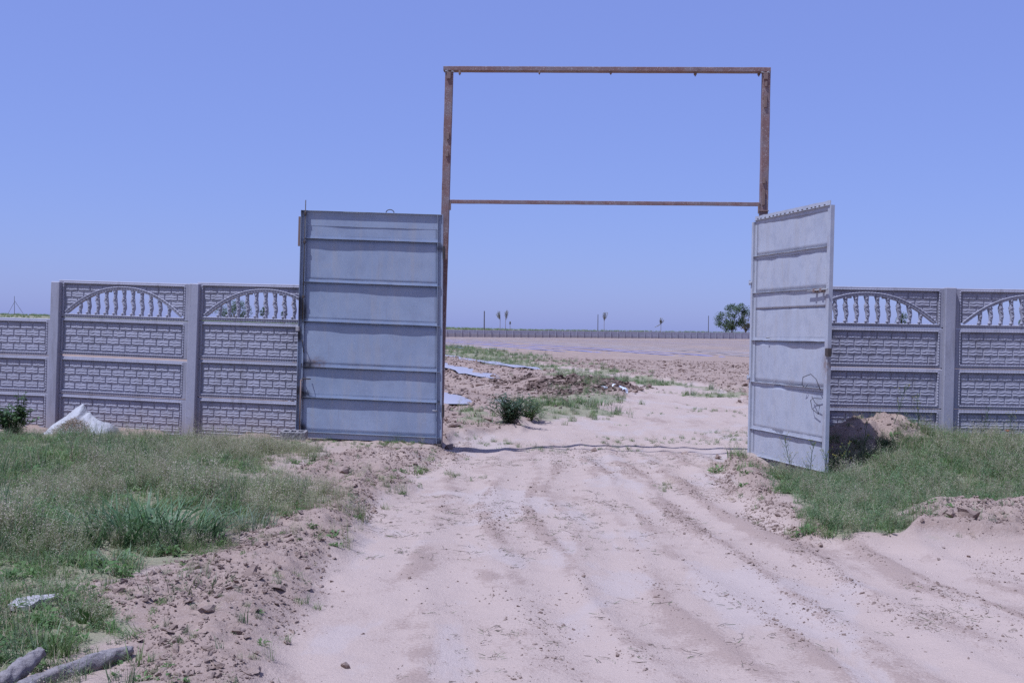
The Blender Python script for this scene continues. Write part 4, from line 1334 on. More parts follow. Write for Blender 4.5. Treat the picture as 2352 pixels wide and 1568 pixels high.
def tuft_herb(seed, n=13, hmin=0.06, hmax=0.20, L0=0.017, a=(0.110, 0.180, 0.065), b=(0.245, 0.310, 0.155), flowers=0.0):
    """low leafy weed"""
    random.seed(seed); mb = MB()
    for i in range(n):
        r = 0.07 * math.sqrt(random.random()); t = random.uniform(0, 6.28)
        h = random.uniform(hmin, hmax); az = random.uniform(0, 6.28); le = random.uniform(0.1, 0.7)
        p = Vector((r * math.cos(t), r * math.sin(t), -0.01))
        c = lerp3(a, b, random.random())
        mb.blade(p, h, 0.0032, az, le, c, 3, 1.0)
        for k in range(int(h / 0.011)):
            f = random.uniform(0.1, 1.0)
            q = p + Vector((math.cos(az) * le * h * f * f, math.sin(az) * le * h * f * f, h * (f - .35 * le * f * f)))
            a2 = random.uniform(0, 6.28); L = L0 * random.uniform(.6, 1.4)
            mb.leaf(q, (math.cos(a2), math.sin(a2), random.uniform(.0, .8)), L, L * random.uniform(.28, .45), lerp3(a, b, random.random()), 0.15)
        if random.random() < flowers:
            q = p + Vector((math.cos(az) * le * h, math.sin(az) * le * h, h * (1 - .35 * le)))
            mb.leaf(q, (0.3, 0.2, 1), 0.009, 0.008, (0.60, 0.52, 0.34), 0)
    return mb.mesh('tuft')
def tuft_dry(seed, n=34, hmin=0.03, hmax=0.16):
    random.seed(seed); mb = MB()
    for i in range(n):
        r = 0.10 * math.sqrt(random.random()); t = random.uniform(0, 6.28)
        mb.blade((r * math.cos(t), r * math.sin(t), 0.0), random.uniform(hmin, hmax), 0.0036, random.uniform(0, 6.28), random.uniform(0.6, 2.2), lerp3(DRY1, DRY2, random.random()), 3, random.uniform(.2, 1.2))
    return mb.mesh('tuft')
TG = [tuft_green(100 + k) for k in range(5)]
TS = [tuft_seed(120 + k) for k in range(5)]
TH = [tuft_herb(140 + k, flowers=0.25) for k in range(5)]
TD = [tuft_dry(160 + k) for k in range(3)]
def tuft_broad(seed, n=16):
    random.seed(seed); mb = MB()
    for i in range(n):
        a = random.uniform(0, 6.28); L = random.uniform(.05, .12); r = random.uniform(0, .04)
        mb.leaf((r * math.cos(a), r * math.sin(a), random.uniform(0, .05)), (math.cos(a), math.sin(a), random.uniform(.2, 1.3)), L, L * random.uniform(.22, .38), lerp3((0.085, 0.16, 0.04), (0.19, 0.27, 0.09), random.random()), 0.3)
    for i in range(8):
        mb.blade((random.uniform(-.07, .07), random.uniform(-.07, .07), -0.01), random.uniform(.08, .2), 0.006, random.uniform(0, 6.28), random.uniform(.3, .9), lerp3(G1, G2, random.random()), 3)
    return mb.mesh('tuft')
TB = [tuft_broad(180 + k) for k in range(4)]
TL = [tuft_green(170 + k, 26, 0.10, 0.30, 0.0060, 0.06, GG1, GG2, 0.05) for k in range(3)]
C_grass = source_collection('grass_source', TG + TS + TH + TD + TL + TB, M['grass'])      # indices 0-4, 5-9, 10-14, 15-17, 18-20, 21-24
def pick(base, cnt, m):
    return base + RNG.integers(0, cnt, m)
def place(name, x, y, h, idx, s, label, tilt=0.12, cat='grass'):
    m = len(x)
    P = np.stack([x, y, h - 0.004], 1)
    rot = np.stack([RNG.normal(0, tilt, m), RNG.normal(0, tilt, m), RNG.uniform(0, 6.28, m)], 1)
    s = np.asarray(s)
    scl = np.stack([s, s, s * RNG.uniform(0.8, 1.2, m)], 1)
    return scatter(name, C_grass, P, rot, scl, idx, label, cat)
# left verge
CLX, CLY = gp(335, 1238)
x, y, h, mk = sample(30000, -9.5, -0.5, 3.8, 15.0, lambda x, y, m: np.clip(m['gl'] * 1.05 + 0.05 * m['bermn'] + 0.75 * m['glw'] * m['bermn'] * (fbm(x * 2.2, y * 2.2, 60, 3) > -0.02) + 0.40 * (1 - m['track']) * (1 - m['bermn']) * (fbm(x * 2.6, y * 2.6, 59, 2) > -0.1), 0, 1) * np.clip(0.80 - 1.5 * np.clip(fbm(x * 1.1, y * 1.1, 51, 4) - 0.06, 0, 1), 0.08, 1) * (x > -0.47 * y - 1.2) * (1 - 0.97 * np.exp(-(((x + 5.42) / 0.62) ** 2 + ((y - 13.9) / 0.55) ** 2) ** 2)) * (1 - 0.85 * np.exp(-(((x - CLX) / 0.42) ** 2 + ((y - CLY) / 0.42) ** 2) ** 2)))
m = len(x)
u = fbm(x * 0.7, y * 0.7, 52, 3)
nearf = sstep(12.4, 13.6, y + 0.12 * x)
sel = RNG.random(m)
seedy = np.clip(0.34 + 1.7 * u - 0.75 * nearf - 0.5 * sstep(6.8, 5.6, y), 0.03, 0.9)
idx = np.where(sel < seedy, pick(5, 5, m), np.where(sel < seedy + (1 - seedy) * 0.42, pick(0, 5, m), np.where(sel < seedy + (1 - seedy) * 0.64, pick(10, 5, m), np.where(sel < seedy + (1 - seedy) * 0.76, pick(18, 3, m), np.where(sel < seedy + (1 - seedy) * 0.95, pick(21, 4, m), pick(15, 3, m))))))
s = RNG.uniform(0.55, 1.15, m) * (1 - 0.40 * nearf) * (0.7 + 0.3 * mk['gl']) * (0.85 + 0.9 * fbm(x * 0.9, y * 0.9, 58, 3))
s = np.where(y < 6.2, s * 0.8, s) * (1 - 0.35 * mk['bermn'])
place('verge_grass', x, y, h, idx, s, 'wild grass and seeding weeds on the verge beside the white plastic sheet')
print('left tufts', m)
# right verge
x, y, h, mk = sample(16000, 2.0, 9.0, 7.2, 14.2, lambda x, y, m: np.clip(m['gr'] * (1 - 0.9 * m['dip']) * (1 - np.clip(1.35 * m['mound'] - 0.25, 0, 1)) + 0.04 * m['bermn'] + 0.03 * m['mound'], 0, 1) * np.clip(0.95 - 0.5 * (fbm(x * 1.3, y * 1.3, 53, 3) > 0.27), 0, 1) * (x < 0.47 * y + 1.2))
m = len(x); sel = RNG.random(m)
up = sstep(10.6, 12.5, y + 0.2 * x)
idx = np.where(sel < 0.60 - 0.15 * up, pick(10, 5, m), np.where(sel < 0.76, pick(0, 5, m), np.where(sel < 0.90, pick(5, 5, m), np.where(sel < 0.97, pick(21, 4, m), pick(15, 3, m)))))
place('verge_weeds', x, y, h, idx, RNG.uniform(0.6, 1.1, m) * (0.75 + 0.3 * up) * (1 - 0.4 * mk['mound']) * (1 - 0.5 * mk['dip']), 'dense green weeds on the bank below the fence with the earth heap')
print('right tufts', m)
# beyond the gate
x, y, h, mk = sample(60000, -6, 26, 15.5, 95, lambda x, y, m: np.clip(np.maximum(m['band'] * 0.75 * (1 - 0.6 * sstep(3, 7, x)), m['pat']) * (0.35 + 0.65 * (fbm(x * 0.5, y * 0.5, 54, 3) > -0.08)), 0, 1) * np.clip(30 / y, 0, 1) * (np.abs(x - 0.09 * y) < 0.15 * y + 2))
m = len(x); sel = RNG.random(m)
idx = np.where(sel < 0.45, pick(0, 5, m), np.where(sel < 0.75, pick(10, 5, m), np.where(sel < 0.9, pick(18, 3, m), pick(5, 5, m))))
place('field_grass', x, y, h, idx, RNG.uniform(0.4, 0.95, m) * (1 + 0.010 * y), 'rough grass along the farm track inside the gate')
print('field tufts', m)
# thin weeds on the earth heap, berm and the worn track
x, y, h, mk = sample(26000, -3.6, 7, 4.2, 40, lambda x, y, m: np.clip(m['track'] * 0.55 * (fbm(x * 0.8, y * 0.8, 55, 3) > 0.28) * sstep(9, 13, y) + 0.22 * m['bermn'] * (fbm(x * 1.7, y * 1.7, 56, 2) > 0.02), 0, 1) * np.clip(16 / y, 0, 1))
m = len(x); sel = RNG.random(m)
idx = np.where(sel < 0.55, pick(0, 5, m), np.where(sel < 0.8, pick(10, 5, m), pick(15, 3, m)))
place('track_weeds', x, y, h, idx, RNG.uniform(0.25, 0.6, m), 'sparse flattened weeds growing on the worn dirt track', 0.5)
# dry litter
def litter_mesh(seed):
    random.seed(seed); mb = MB()
    for i in range(7):
        p = Vector((random.uniform(-.06, .06), random.uniform(-.06, .06), 0.004)); a = random.uniform(0, 6.28); L = random.uniform(.012, .06) * (1 if random.random() < .85 else 1.8)
        d = Vector((math.cos(a), math.sin(a), random.uniform(-.02, .25)))
        k = Vector((-d.y, d.x, 0)) * random.uniform(-.3, .3)
        c = lerp3((0.10, 0.075, 0.05), (0.36, 0.28, 0.19), random.random()) if random.random() < 0.86 else lerp3(G1, G2, random.random())
        mb.tube([p, p + d * L * .5 + k * L * .5, p + d * L], [0.0012, 0.0014, 0.0008], 3, False, c)
    return mb.mesh('litter')
C_lit = source_collection('litter_source', [litter_mesh(200 + k) for k in range(6)], M['grass'])
x, y, h, mk = sample(9000, -2.5, 7.5, 3.9, 16, lambda x, y, m: (m['track'] * np.clip(0.06 + 1.6 * fbm(x * 1.1, y * 1.3, 57, 3), 0.02, 0.8) + 0.12 * m['bermn']) * 0.8)
m = len(x)
scatter('dry_litter', C_lit, np.stack([x, y, h + 0.002], 1), np.stack([RNG.normal(0, .1, m), RNG.normal(0, .1, m), RNG.uniform(0, 6.28, m)], 1),
        np.repeat(RNG.uniform(.35, 1.15, m)[:, None], 3, 1), RNG.integers(0, 6, m), 'bits of dry straw and torn grass strewn on the dirt track', 'straw')
# green fringe on the rise behind the far wall
x = RNG.uniform(-260, 160, 9000); y = RNG.uniform(330, 425, 9000); h, mk = ground(x, y)
m = len(x)
place('rise_grass', x, y, h, pick(0, 5, m), RNG.uniform(3, 6.5, m), 'green grass on the rise behind the far panel wall')

# ------------------------------------------------------------------ individual plants
def plant(name, label, cat, base, group=None):
    return thing(name, label, cat, Matrix.Translation(base), group)
def add_part(root, name, mb, material, smooth=False):
    return link(name, mb.mesh(name, smooth), material, root)
def blade_clump(root, n, hmin, hmax, w, rad, a, b, lean=(0.3, 1.1), seg=5, sq=1.0):
    mb = MB()
    for i in range(n):
        r = rad * math.sqrt(random.random()); t = random.uniform(0, 6.28)
        o = (r * math.cos(t), r * math.sin(t) * sq, -0.03)
        az = t + random.uniform(-1.2, 1.2)
        mb.blade(o, random.uniform(hmin, hmax), w * random.uniform(.6, 1.3), az, random.uniform(*lean), lerp3(a, b, random.random()), seg, random.uniform(.6, 1.5))
    return add_part(root, 'leaf_blades', mb, M['bush'])
random.seed(31)
p = gpt(335, 1238)
g = plant('grass_clump', 'big lush clump of broad grass blades on the verge above the split log', 'grass clump', p)
blade_clump(g, 460, 0.18, 0.42, 0.016, 0.50, (0.050, 0.100, 0.028), (0.165, 0.225, 0.105), (0.3, 1.25), 6, 0.75)
mb = MB()
for i in range(16):
    a = random.uniform(0, 6.28); d = Vector((math.cos(a), math.sin(a), random.uniform(.2, .9)))
    mb.leaf((random.uniform(-.1, .45), random.uniform(-.15, .15), random.uniform(.05, .18)), d, random.uniform(.10, .19), random.uniform(.04, .07), lerp3((0.05, 0.10, 0.03), (0.13, 0.18, 0.08), random.random()), 0.25)
add_part(g, 'broad_leaves', mb, M['bush'])
for (u, v, lab, n, hh, rad, ca, cb) in (
        (560, 1215, 'pale silvery grass clump at the edge of the soil berm', 120, 0.26, 0.26, GG1, (0.24, 0.28, 0.20)),
        (60, 1250, 'tall grass clump standing at the shaded end of the verge', 150, 0.34, 0.4, G1, G2),
        (130, 1500, 'grass clump growing between the broken stump and the split log', 70, 0.22, 0.1, G1, (0.15, 0.19, 0.07)),
        (325, 1520, 'small grass sprig at the thick end of the split log', 30, 0.15, 0.07, G2, (0.17, 0.21, 0.08)),
        (255, 1305, 'flattened grass clump where the turf slips down the berm', 90, 0.2, 0.25, GG1, GG2),
        (420, 1345, 'uprooted grass sod hanging over the soil berm', 90, 0.15, 0.3, (0.10, 0.12, 0.06), (0.20, 0.20, 0.11)),
        (700, 1155, 'green grass clump on the soil berm below the folded gate leaf', 60, 0.14, 0.2, G1, GG2),
        (950, 1082, 'green weed tuft on the soil at the foot of the folded gate leaf', 50, 0.13, 0.13, G1, G2),
        (1335, 925, 'low rounded grass mound beside the dark manure heap', 260, 0.22, 0.75, G1, GG2),
        (1270, 930, 'bright green grass patch between the leafy bush and the grass mound', 170, 0.2, 0.5, (0.05, 0.11, 0.02), G2),
        (1350, 878, 'dark green grass tussock behind the manure heap', 150, 0.4, 0.7, G1, GG1),
        (1412, 880, 'green grass tussock behind the plastic bag', 120, 0.32, 0.6, G1, GG1),
        (1095, 968, 'low green patch of weeds under the nearest mulch strip', 120, 0.17, 0.5, G1, GG1),
        (1155, 1029, 'lone small grass tuft on the track inside the gate', 26, 0.06, 0.12, G1, G2),
        (1425, 976, 'lone dark grass tuft on the track beyond the threshold', 30, 0.08, 0.15, G1, G2)):
    p = gpt(u, v)
    g = plant('grass_clump', lab, 'grass clump', p)
    blade_clump(g, n, hh * 0.4, hh, 0.008 if p.y < 12 else 0.014, rad * 0.85, ca, cb, (0.2, 1.0), 4)
def leafy_bush(root, stems, h, spread, L0, a, b, per=26, wl=0.28, lay=0.15):
    ms, ml = MB(), MB()
    for i in range(stems):
        az = random.uniform(0, 6.28); le = random.uniform(0.1, 1.0) * spread; hh = h * random.uniform(0.55, 1.0)
        base = Vector((math.cos(az) * spread * .22 * random.random(), math.sin(az) * spread * .22 * random.random(), -0.03))
        pts = [base + Vector((math.cos(az) * le * t * t, math.sin(az) * le * t * t, hh * (t - .25 * t * t * (le / max(h, .01))))) for t in (0, .35, .7, 1)]
        ms.tube(pts, [0.006, 0.005, 0.004, 0.002], 4, False, (0.10, 0.12, 0.05))
        for k in range(per):
            f = random.uniform(lay, 1.0) * 3; j = min(2, int(f)); q = pts[j].lerp(pts[j + 1], f - j)
            a2 = random.uniform(0, 6.28); L = L0 * random.uniform(.6, 1.3)
            ml.leaf(q, (math.cos(a2), math.sin(a2), random.uniform(-.1, .9)), L, L * wl * random.uniform(.7, 1.3), lerp3(a, b, random.random()), 0.25)
    add_part(root, 'stems', ms, M['bush']); add_part(root, 'foliage', ml, M['bush'])
p = gpt(1172, 972); g = plant('leafy_bush', 'dense dark green leafy bush beside the track just inside the gate', 'bush', p)
leafy_bush(g, 60, 0.52, 0.42, 0.085, (0.035, 0.075, 0.030), (0.115, 0.165, 0.095), 26, 0.24)
p = gpt(1215, 962); g = plant('leafy_bush', 'lighter green bush leaning on the dense dark bush inside the gate', 'bush', p)
leafy_bush(g, 34, 0.38, 0.34, 0.07, (0.07, 0.115, 0.03), (0.15, 0.20, 0.08), 22, 0.24)
pb = at(28, 1010, 13.9); pb.z = hz(pb.x, pb.y)
g = plant('leafy_bush', 'bright green leafy weed bush in front of the low fence bay', 'bush', pb)
leafy_bush(g, 44, 0.42, 0.34, 0.07, (0.04, 0.085, 0.025), (0.11, 0.17, 0.06), 26, 0.5)
pb2 = at(46, 1005, 13.75); pb2.z = hz(pb2.x, pb2.y)
g = plant('leafy_bush', 'tall green shoot rising above the weed bush at the low fence bay', 'bush', pb2)
leafy_bush(g, 7, 0.62, 0.08, 0.06, (0.05, 0.10, 0.03), (0.12, 0.18, 0.06), 36, 0.5, 0.05)
p = gpt(205, 1432); g = plant('dock_plant', 'small dock plant with upright broad green leaves above the split log', 'plant', p)
mb = MB()
for i in range(11):
    a = i * 2.4; L = random.uniform(.06, .115)
    mb.leaf((0.01 * math.cos(a), 0.01 * math.sin(a), 0), (math.cos(a) * .45, math.sin(a) * .45, 1 if i < 6 else .3), L, L * .36, lerp3((0.05, 0.11, 0.02), (0.12, 0.19, 0.05), random.random()), 0.1, (math.sin(a), -math.cos(a), .3))
add_part(g, 'leaves', mb, M['bush'])
def weed_stalk(u, v, y, h, label, yellow=True):
    p = at(u, v, y); p.z = hz(p.x, p.y)
    g = plant('weed_stalk', label, 'weed', p)
    ms, ml = MB(), MB()
    top = Vector((random.uniform(-.12, .12), random.uniform(-.1, .1), h))
    pts = [Vector((0, 0, -0.03)), top * .35 + Vector((.02, 0, 0)), top * .7, top]
    ms.tube(pts, [0.005, 0.004, 0.003, 0.0015], 4, False, (0.13, 0.17, 0.08))
    for k in range(14):
        f = random.uniform(.25, .98) * 3; j = min(2, int(f)); q = pts[j].lerp(pts[j + 1], f - j)
        a = random.uniform(0, 6.28); L = random.uniform(.08, .2) * (1.1 - f / 3 * .6)
        e = q + Vector((math.cos(a) * L * .6, math.sin(a) * L * .6, L * .8))
        ms.tube([q, (q + e) / 2 + Vector((0, 0, -.01)), e], [0.0022, 0.0018, 0.001], 3, False, (0.14, 0.18, 0.08))
        for z in range(5):
            w = q.lerp(e, random.uniform(.2, 1)); b = random.uniform(0, 6.28)
            ml.leaf(w, (math.cos(b), math.sin(b), random.uniform(0, 1)), random.uniform(.012, .035), .005, lerp3(G1, GG2, random.random()), .1)
        if yellow:
            for z in range(3):
                ml.leaf(e + Vector((random.uniform(-.008, .008), random.uniform(-.008, .008), 0)), (random.uniform(-1, 1), random.uniform(-1, 1), .8), .010, .009, (0.42, 0.36, 0.06), 0)
    add_part(g, 'stems', ms, M['grass']); add_part(g, 'foliage', ml, M['grass'])
weed_stalk(1815, 1078, 11.3, 0.46, 'thin yellow-flowered weed in front of the open gate leaf, leaning from the grass edge')
weed_stalk(1850, 1080, 11.2, 0.40, 'bushy yellow-flowered weed in front of the middle of the open gate leaf')
weed_stalk(1885, 1082, 11.4, 0.34, 'short yellow-flowered weed at the free edge of the open gate leaf')
weed_stalk(1925, 1058, 12.2, 0.36, 'slim flowering weed in the shadow beside the earth heap')
weed_stalk(1975, 1020, 12.7, 0.50, 'tall forked green weed standing before the earth heap')
weed_stalk(2050, 1005, 13.2, 0.42, 'wispy tall weed at the right foot of the earth heap')
weed_stalk(2105, 1000, 13.3, 0.40, 'wispy weed before the fence bay next to the earth heap')
weed_stalk(2245, 1000, 13.3, 0.42, 'wispy weed before the fence just past its post', False)
weed_stalk(2320, 1000, 13.2, 0.36, 'wispy weed beside the red poppy')
pp = at(2314, 990, 13.3); zb = hz(pp.x, pp.y)
g = plant('poppy', 'single red poppy in the weeds below the fence', 'flower', Vector((pp.x, pp.y, zb)))
mb = MB(); mb.tube([(0, 0, -.02), (0.01, 0, (pp.z - zb) * .6), (0, 0, pp.z - zb)], [0.003, 0.002, 0.002], 4, False, (0.10, 0.14, 0.06)); add_part(g, 'stem', mb, M['grass'])
mb = MB()
for i in range(6):
    a = i * 1.05; mb.leaf((0, 0, pp.z - zb - .005), (math.cos(a), math.sin(a), .7), .035, .034, (0.55, 0.035, 0.02), 0, (0, 0, 1))
add_part(g, 'petals', mb, M['bush'])

# ------------------------------------------------------------------ rubbish, stones, wood
# white plastic sheet lying over a heap by the fence
pc = at(186, 1000, 14.25)
def sheet_thing():
    bx, by = pc.x, 14.25
    root_z = hz(bx, by)
    nx, ny = 56, 30
    mb = MB(); vs = []
    for j in range(ny + 1):
        for i in range(nx + 1):
            a = -0.44 + 0.90 * i / nx; b = -0.30 + 0.52 * j / ny
            ridge = np.interp(a, [-.44, -.36, -.22, -.06, 0.0, .06, .14, .22, .30, .38, .46], [0.02, .10, .22, .32, .365, .29, .22, .18, .145, .11, .0])
            z = ridge * max(0.0, 1 - (abs(b - 0.04 + 0.10 * a) / 0.36) ** 1.1) ** 1.0
            z += 0.020 * float(vnoise(np.array([a * 11 + b * 6]), np.array([b * 9]), 91)[0]) + 0.012 * float(vnoise(np.array([a * 30]), np.array([b * 14]), 92)[0])
            z -= 0.035 * math.exp(-((a - 0.055 - 0.25 * b) / 0.018) ** 2) * (b < 0.05)
            ed = min(i, nx - i) / nx * 2; ej = min(j, ny - j) / ny * 2
            z += 0.012 - 0.07 * max(0, .12 - min(ed, ej)) / .12
            wob = 0.03 * math.sin(7 * a + 3) + 0.02 * math.sin(19 * a)
            vs.append((a, b + wob, z))
    fs = [(j * (nx + 1) + i, j * (nx + 1) + i + 1, (j + 1) * (nx + 1) + i + 1, (j + 1) * (nx + 1) + i) for j in range(ny) for i in range(nx)]
    mb.add(vs, fs)
    o = link('plastic_sheet', mb.mesh('plastic_sheet', True), M['sheet'], None, T(bx, by, root_z + 0.06))
    tag(o, 'crumpled white plastic sheet heaped against the concrete fence', 'plastic sheet')
    # straw thrown over its front
    ms = MB(); random.seed(5)
    for k in range(900):
        a = random.gauss(0.0, .16); b = random.gauss(-.30, .11); zz = max(0, 0.22 - abs(a) * .55 - abs(b + .22) * .6) + random.uniform(0, .05)
        d = Vector((random.uniform(-1, 1), random.uniform(-1, 1), random.uniform(-.4, .6))); L = random.uniform(.03, .11)
        ms.tube([(a, b, zz), tuple(Vector((a, b, zz)) + d * L * .5 + Vector((0, 0, .01))), tuple(Vector((a, b, zz)) + d * L)], [0.0016, 0.0018, 0.001], 3, False, lerp3(DRY1, DRY2, random.random()))
    q = link('straw', ms.mesh('straw'), M['grass'], None, T(bx, by, root_z + 0.02))
    tag(q, 'tangle of dry straw thrown against the white plastic sheet', 'straw'); q['kind'] = 'stuff'
sheet_thing()
# hollow block at the foot of the left leaf
def hollow_block():
    p = at(675, 1022, 13.95); zb = hz(p.x, p.y)
    L, Wd, Hh = 0.31, 0.14, 0.095
    mb = MB()
    xs = [-L / 2, -.125, -.058, -.034, .034, .058, .125, L / 2]; ys = [-Wd / 2, -.04, .04, Wd / 2]
    for i in range(7):
        for j in range(3):
            if i in (1, 3, 5) and j == 1:
                continue
            mb.box(xs[i], xs[i + 1], ys[j], ys[j + 1], 0, Hh)
    me = mb.mesh('hollow_block')
    bm = bmesh.new(); bm.from_mesh(me); bmesh.ops.remove_doubles(bm, verts=bm.verts[:], dist=1e-5)
    dup = [f for f in bm.faces if any((g is not f) and set(g.verts) == set(f.verts) for g in f.verts[0].link_faces)]
    bmesh.ops.delete(bm, geom=dup, context='FACES')
    bmesh.ops.subdivide_edges(bm, edges=bm.edges[:], cuts=2, use_grid_fill=True)
    for v in bm.verts:
        v.co += Vector((random.uniform(-1, 1), random.uniform(-1, 1), random.uniform(-1, 1))) * 0.0035
    bm.to_mesh(me); bm.free()
    m = T(p.x, p.y, zb + 0.03) @ Matrix.Rotation(R(-4), 4, 'Z') @ Matrix.Rotation(R(9), 4, 'X')
    o = link('hollow_block', me, M['block'], None, m)
    tag(o, 'rough hollow concrete block with three holes at the foot of the folded gate leaf', 'block')
hollow_block()
# dead wood at the corner of the verge
def log(name, label, pts, rads, seed, knots=()):
    mb = MB(); n = 28
    P = [Vector(q) for q in pts]; S = 44
    path = []; rr = []
    for i in range(S + 1):
        f = i / S * (len(P) - 1); j = min(len(P) - 2, int(f))
        path.append(P[j].lerp(P[j + 1], f - j)); rr.append(rads[j] + (rads[j + 1] - rads[j]) * (f - j))
    mb.tube(path, rr, n)
    vs = []
    for i in range(S + 1):
        for k in range(n):
            v = Vector(mb.v[i * n + k]); c = path[i]
            a = 2 * math.pi * k / n
            f = 1 + 0.24 * float(fbm(np.array([math.cos(a) * 1.6 + seed]), np.array([i * .30 + math.sin(a) * 1.6]), 95, 3)[0]) * 1.6
            f -= 0.30 * math.exp(-((a - 2.0 - .03 * i) / .10) ** 2)       # a drying crack along the stem
            if i in (0, S): f *= random.uniform(.75, 1.05)
            vs.append(tuple(c + (v - c) * f))
    mb.v[:len(vs)] = vs
    o = link(name, mb.mesh(name, True), M['deadwood'])
    return tag(o, label, 'log')
def on(u, v, dz):
    p = gpt(u, v); return (p.x, p.y, p.z + dz)
log('log', 'grey split log lying on the ground beside the soil berm', [on(45, 1590, .012), on(150, 1552, .018), on(235, 1528, .022), on(300, 1504, .022)], [0.030, 0.034, 0.039, 0.024], 3)
log('stump', 'broken grey branch stump leaning across the split log', [on(-60, 1600, .01), on(10, 1582, .03), on(60, 1560, .06), on(96, 1546, .09)], [0.034, 0.037, 0.035, 0.022], 8)
# bleached broken board
pbd = gpt(78, 1398)
mb = MB()
out = [(-.13, -.03), (-.10, .035), (-.02, .05), (.05, .042), (.13, .055), (.10, .01), (.03, -.005), (-.01, -.05), (-.09, -.055)]
nv = len(out)
mb.add([(a, b, 0.002 * math.sin(9 * a)) for a, b in out] + [(a * .97, b * .95, 0.016 + 0.004 * math.sin(23 * a)) for a, b in out],
       [tuple(range(nv - 1, -1, -1)), tuple(range(nv, 2 * nv))] + [(k, (k + 1) % nv, nv + (k + 1) % nv, nv + k) for k in range(nv)])
o = link('broken_board', mb.mesh('broken_board'), M['board'], None, T(pbd.x, pbd.y, pbd.z + 0.025) @ Matrix.Rotation(R(14), 4, 'Z') @ Matrix.Rotation(R(10), 4, 'X') @ Matrix.Diagonal((.9, 1.4, 1.3, 1)))
tag(o, 'bleached broken board lying in the grass above the split log', 'board')
# plastic bag and scrap by the manure heap
def rag(name, label, u, v, sx, sy, sz, material, seed):
    p = gpt(u, v); mb = MB(); mb.ball((0, 0, 0), 1, (1, 1, 1), 3)
    vs = []
    for (a, b, c) in mb.v:
        f = 1 + 0.35 * float(fbm(np.array([a * 2.1 + seed + c]), np.array([b * 2.1 - c]), 97, 3)[0]) * 2
        vs.append((a * sx * f, b * sy * f, max(-.15, c) * sz * f))
    mb.v = vs
    o = link(name, mb.mesh(name), M[material], None, T(p.x, p.y, p.z))
    return tag(o, label, 'rubbish')
rag('plastic_bag', 'pale blue plastic bag beside the grass tussock at the end of the manure heap', 1413, 894, .30, .22, .17, 'bag', 1)
rag('plastic_bag', 'small white plastic scrap left of the pale blue bag', 1388, 893, .10, .08, .07, 'sheet', 4)
rag('plastic_scrap', 'blue plastic scrap in the grass before the white plastic sheet', 280, 1034, .06, .05, .03, 'blue', 7)
rag('plastic_bag', 'white plastic scrap on the soil above the leafy bush', 1150, 925, .16, .12, .08, 'sheet', 9)
# single big clods that stand out
random.seed(77)
for (u, v, s, lab) in ((580, 1328, .085, 'round soil clod capped with roots on the berm'), (1820 - 420, 0, 0, None), (640, 1352, .05, 'flat pale clod at the berm foot beside the track'),
        (705, 1352, .055, 'tilted clod slab where the berm meets the smooth track edge'), (2228, 1192, .13, 'large square clod in the cut bank below the weeds'), (2185, 1208, .085, 'dark clod beside the large square clod in the cut bank'),
        (2160, 1182, .075, 'sharp clod on the upper lip of the cut bank'), (2335, 1198, .11, 'broad clod at the far end of the cut bank'), (1650, 1052, .09, 'double clod at the track edge by the open gate leaf hinge'),
        (1722, 1062, .085, 'clod lump under the hinge end of the open gate leaf'), (1365, 1035, .07, 'pale clod lying on the threshold shadow line'), (1570, 1041, .06, 'dark rounded clod on the threshold near the open leaf'),
        (1030, 1030, .09, 'clod lump at the foot of the folded gate leaf hinge'), (1045, 962, .13, 'large clod beside the weeds behind the gate post'), (1235, 878, .28, 'pale clod on top of the dark manure heap'),
        (1290, 882, .25, 'light square clod at the middle of the manure heap'), (790, 1086, .09, 'dark clod on the soil ledge before the folded gate leaf'), (840, 1090, .08, 'overhanging clod at the end of the soil ledge'),
        (480, 1405, .05, 'rounded clod low on the berm face'), (545, 1452, .04, 'small round clod near the lower berm foot'), (585, 1545, .04, 'lone clod where the berm foot runs out'), (795, 1532, .035, 'flat stone lying alone on the smooth track')):
    if lab is None:
        continue
    p = gpt(u, v)
    o = link('soil_clod', CL[random.randrange(8)], None, None, T(p.x, p.y, p.z + s * .25) @ Matrix.Rotation(random.uniform(0, 6), 4, 'Z') @ Matrix.Rotation(random.uniform(-.4, .4), 4, 'X') @ Matrix.Diagonal((s, s, s * .85, 1)))
    tag(o, lab, 'clod')

# ------------------------------------------------------------------ far trees and poles
def far_base(u, y):
    p = at(u, 770, y); z = hz(p.x, y)
    return Vector((p.x, y, z))
def pole(u, v, y, r, label):
    b = far_base(u, y); t = at(u + 0.5, v, y)
    g_ = MB(); g_.tube([(0, 0, -.4), (t.x - b.x, 0, t.z - b.z)], [r, r * .8], 8)
    return tag(link('utility_pole', g_.mesh('utility_pole'), M['pole'], None, Matrix.Translation(b)), label, 'pole')
pole(1112, 714, 345, .19, 'dark bare pole behind the far wall beside the pair of saplings')
pole(1373, 722, 350, .13, 'thin dark pole behind the far wall beside the forked sapling')
pole(1627, 725, 355, .13, 'thin dark pole behind the far wall between the bent sapling and the dense tree')
b = far_base(32.5, 395); tp = at(33, 680, 395)
TRI = thing('guyed_mast', 'slender mast propped by two slanting struts on the rise behind the low fence bay', 'mast', Matrix.Translation(b))
mb = MB(); mb.tube([(0, 0, -.4), (tp.x - b.x, 0, tp.z - b.z)], [.09, .07], 6); link('mast', mb.mesh('mast'), M['pole'], TRI)
hm = (tp.z - b.z) * .74
for s in (-1, 1):
    mb = MB(); mb.tube([(0.05, 0, hm), (s * 2.6 + (1 if s > 0 else 0), 0, -.2)], .06, 5); link('strut', mb.mesh('strut'), M['pole'], TRI)
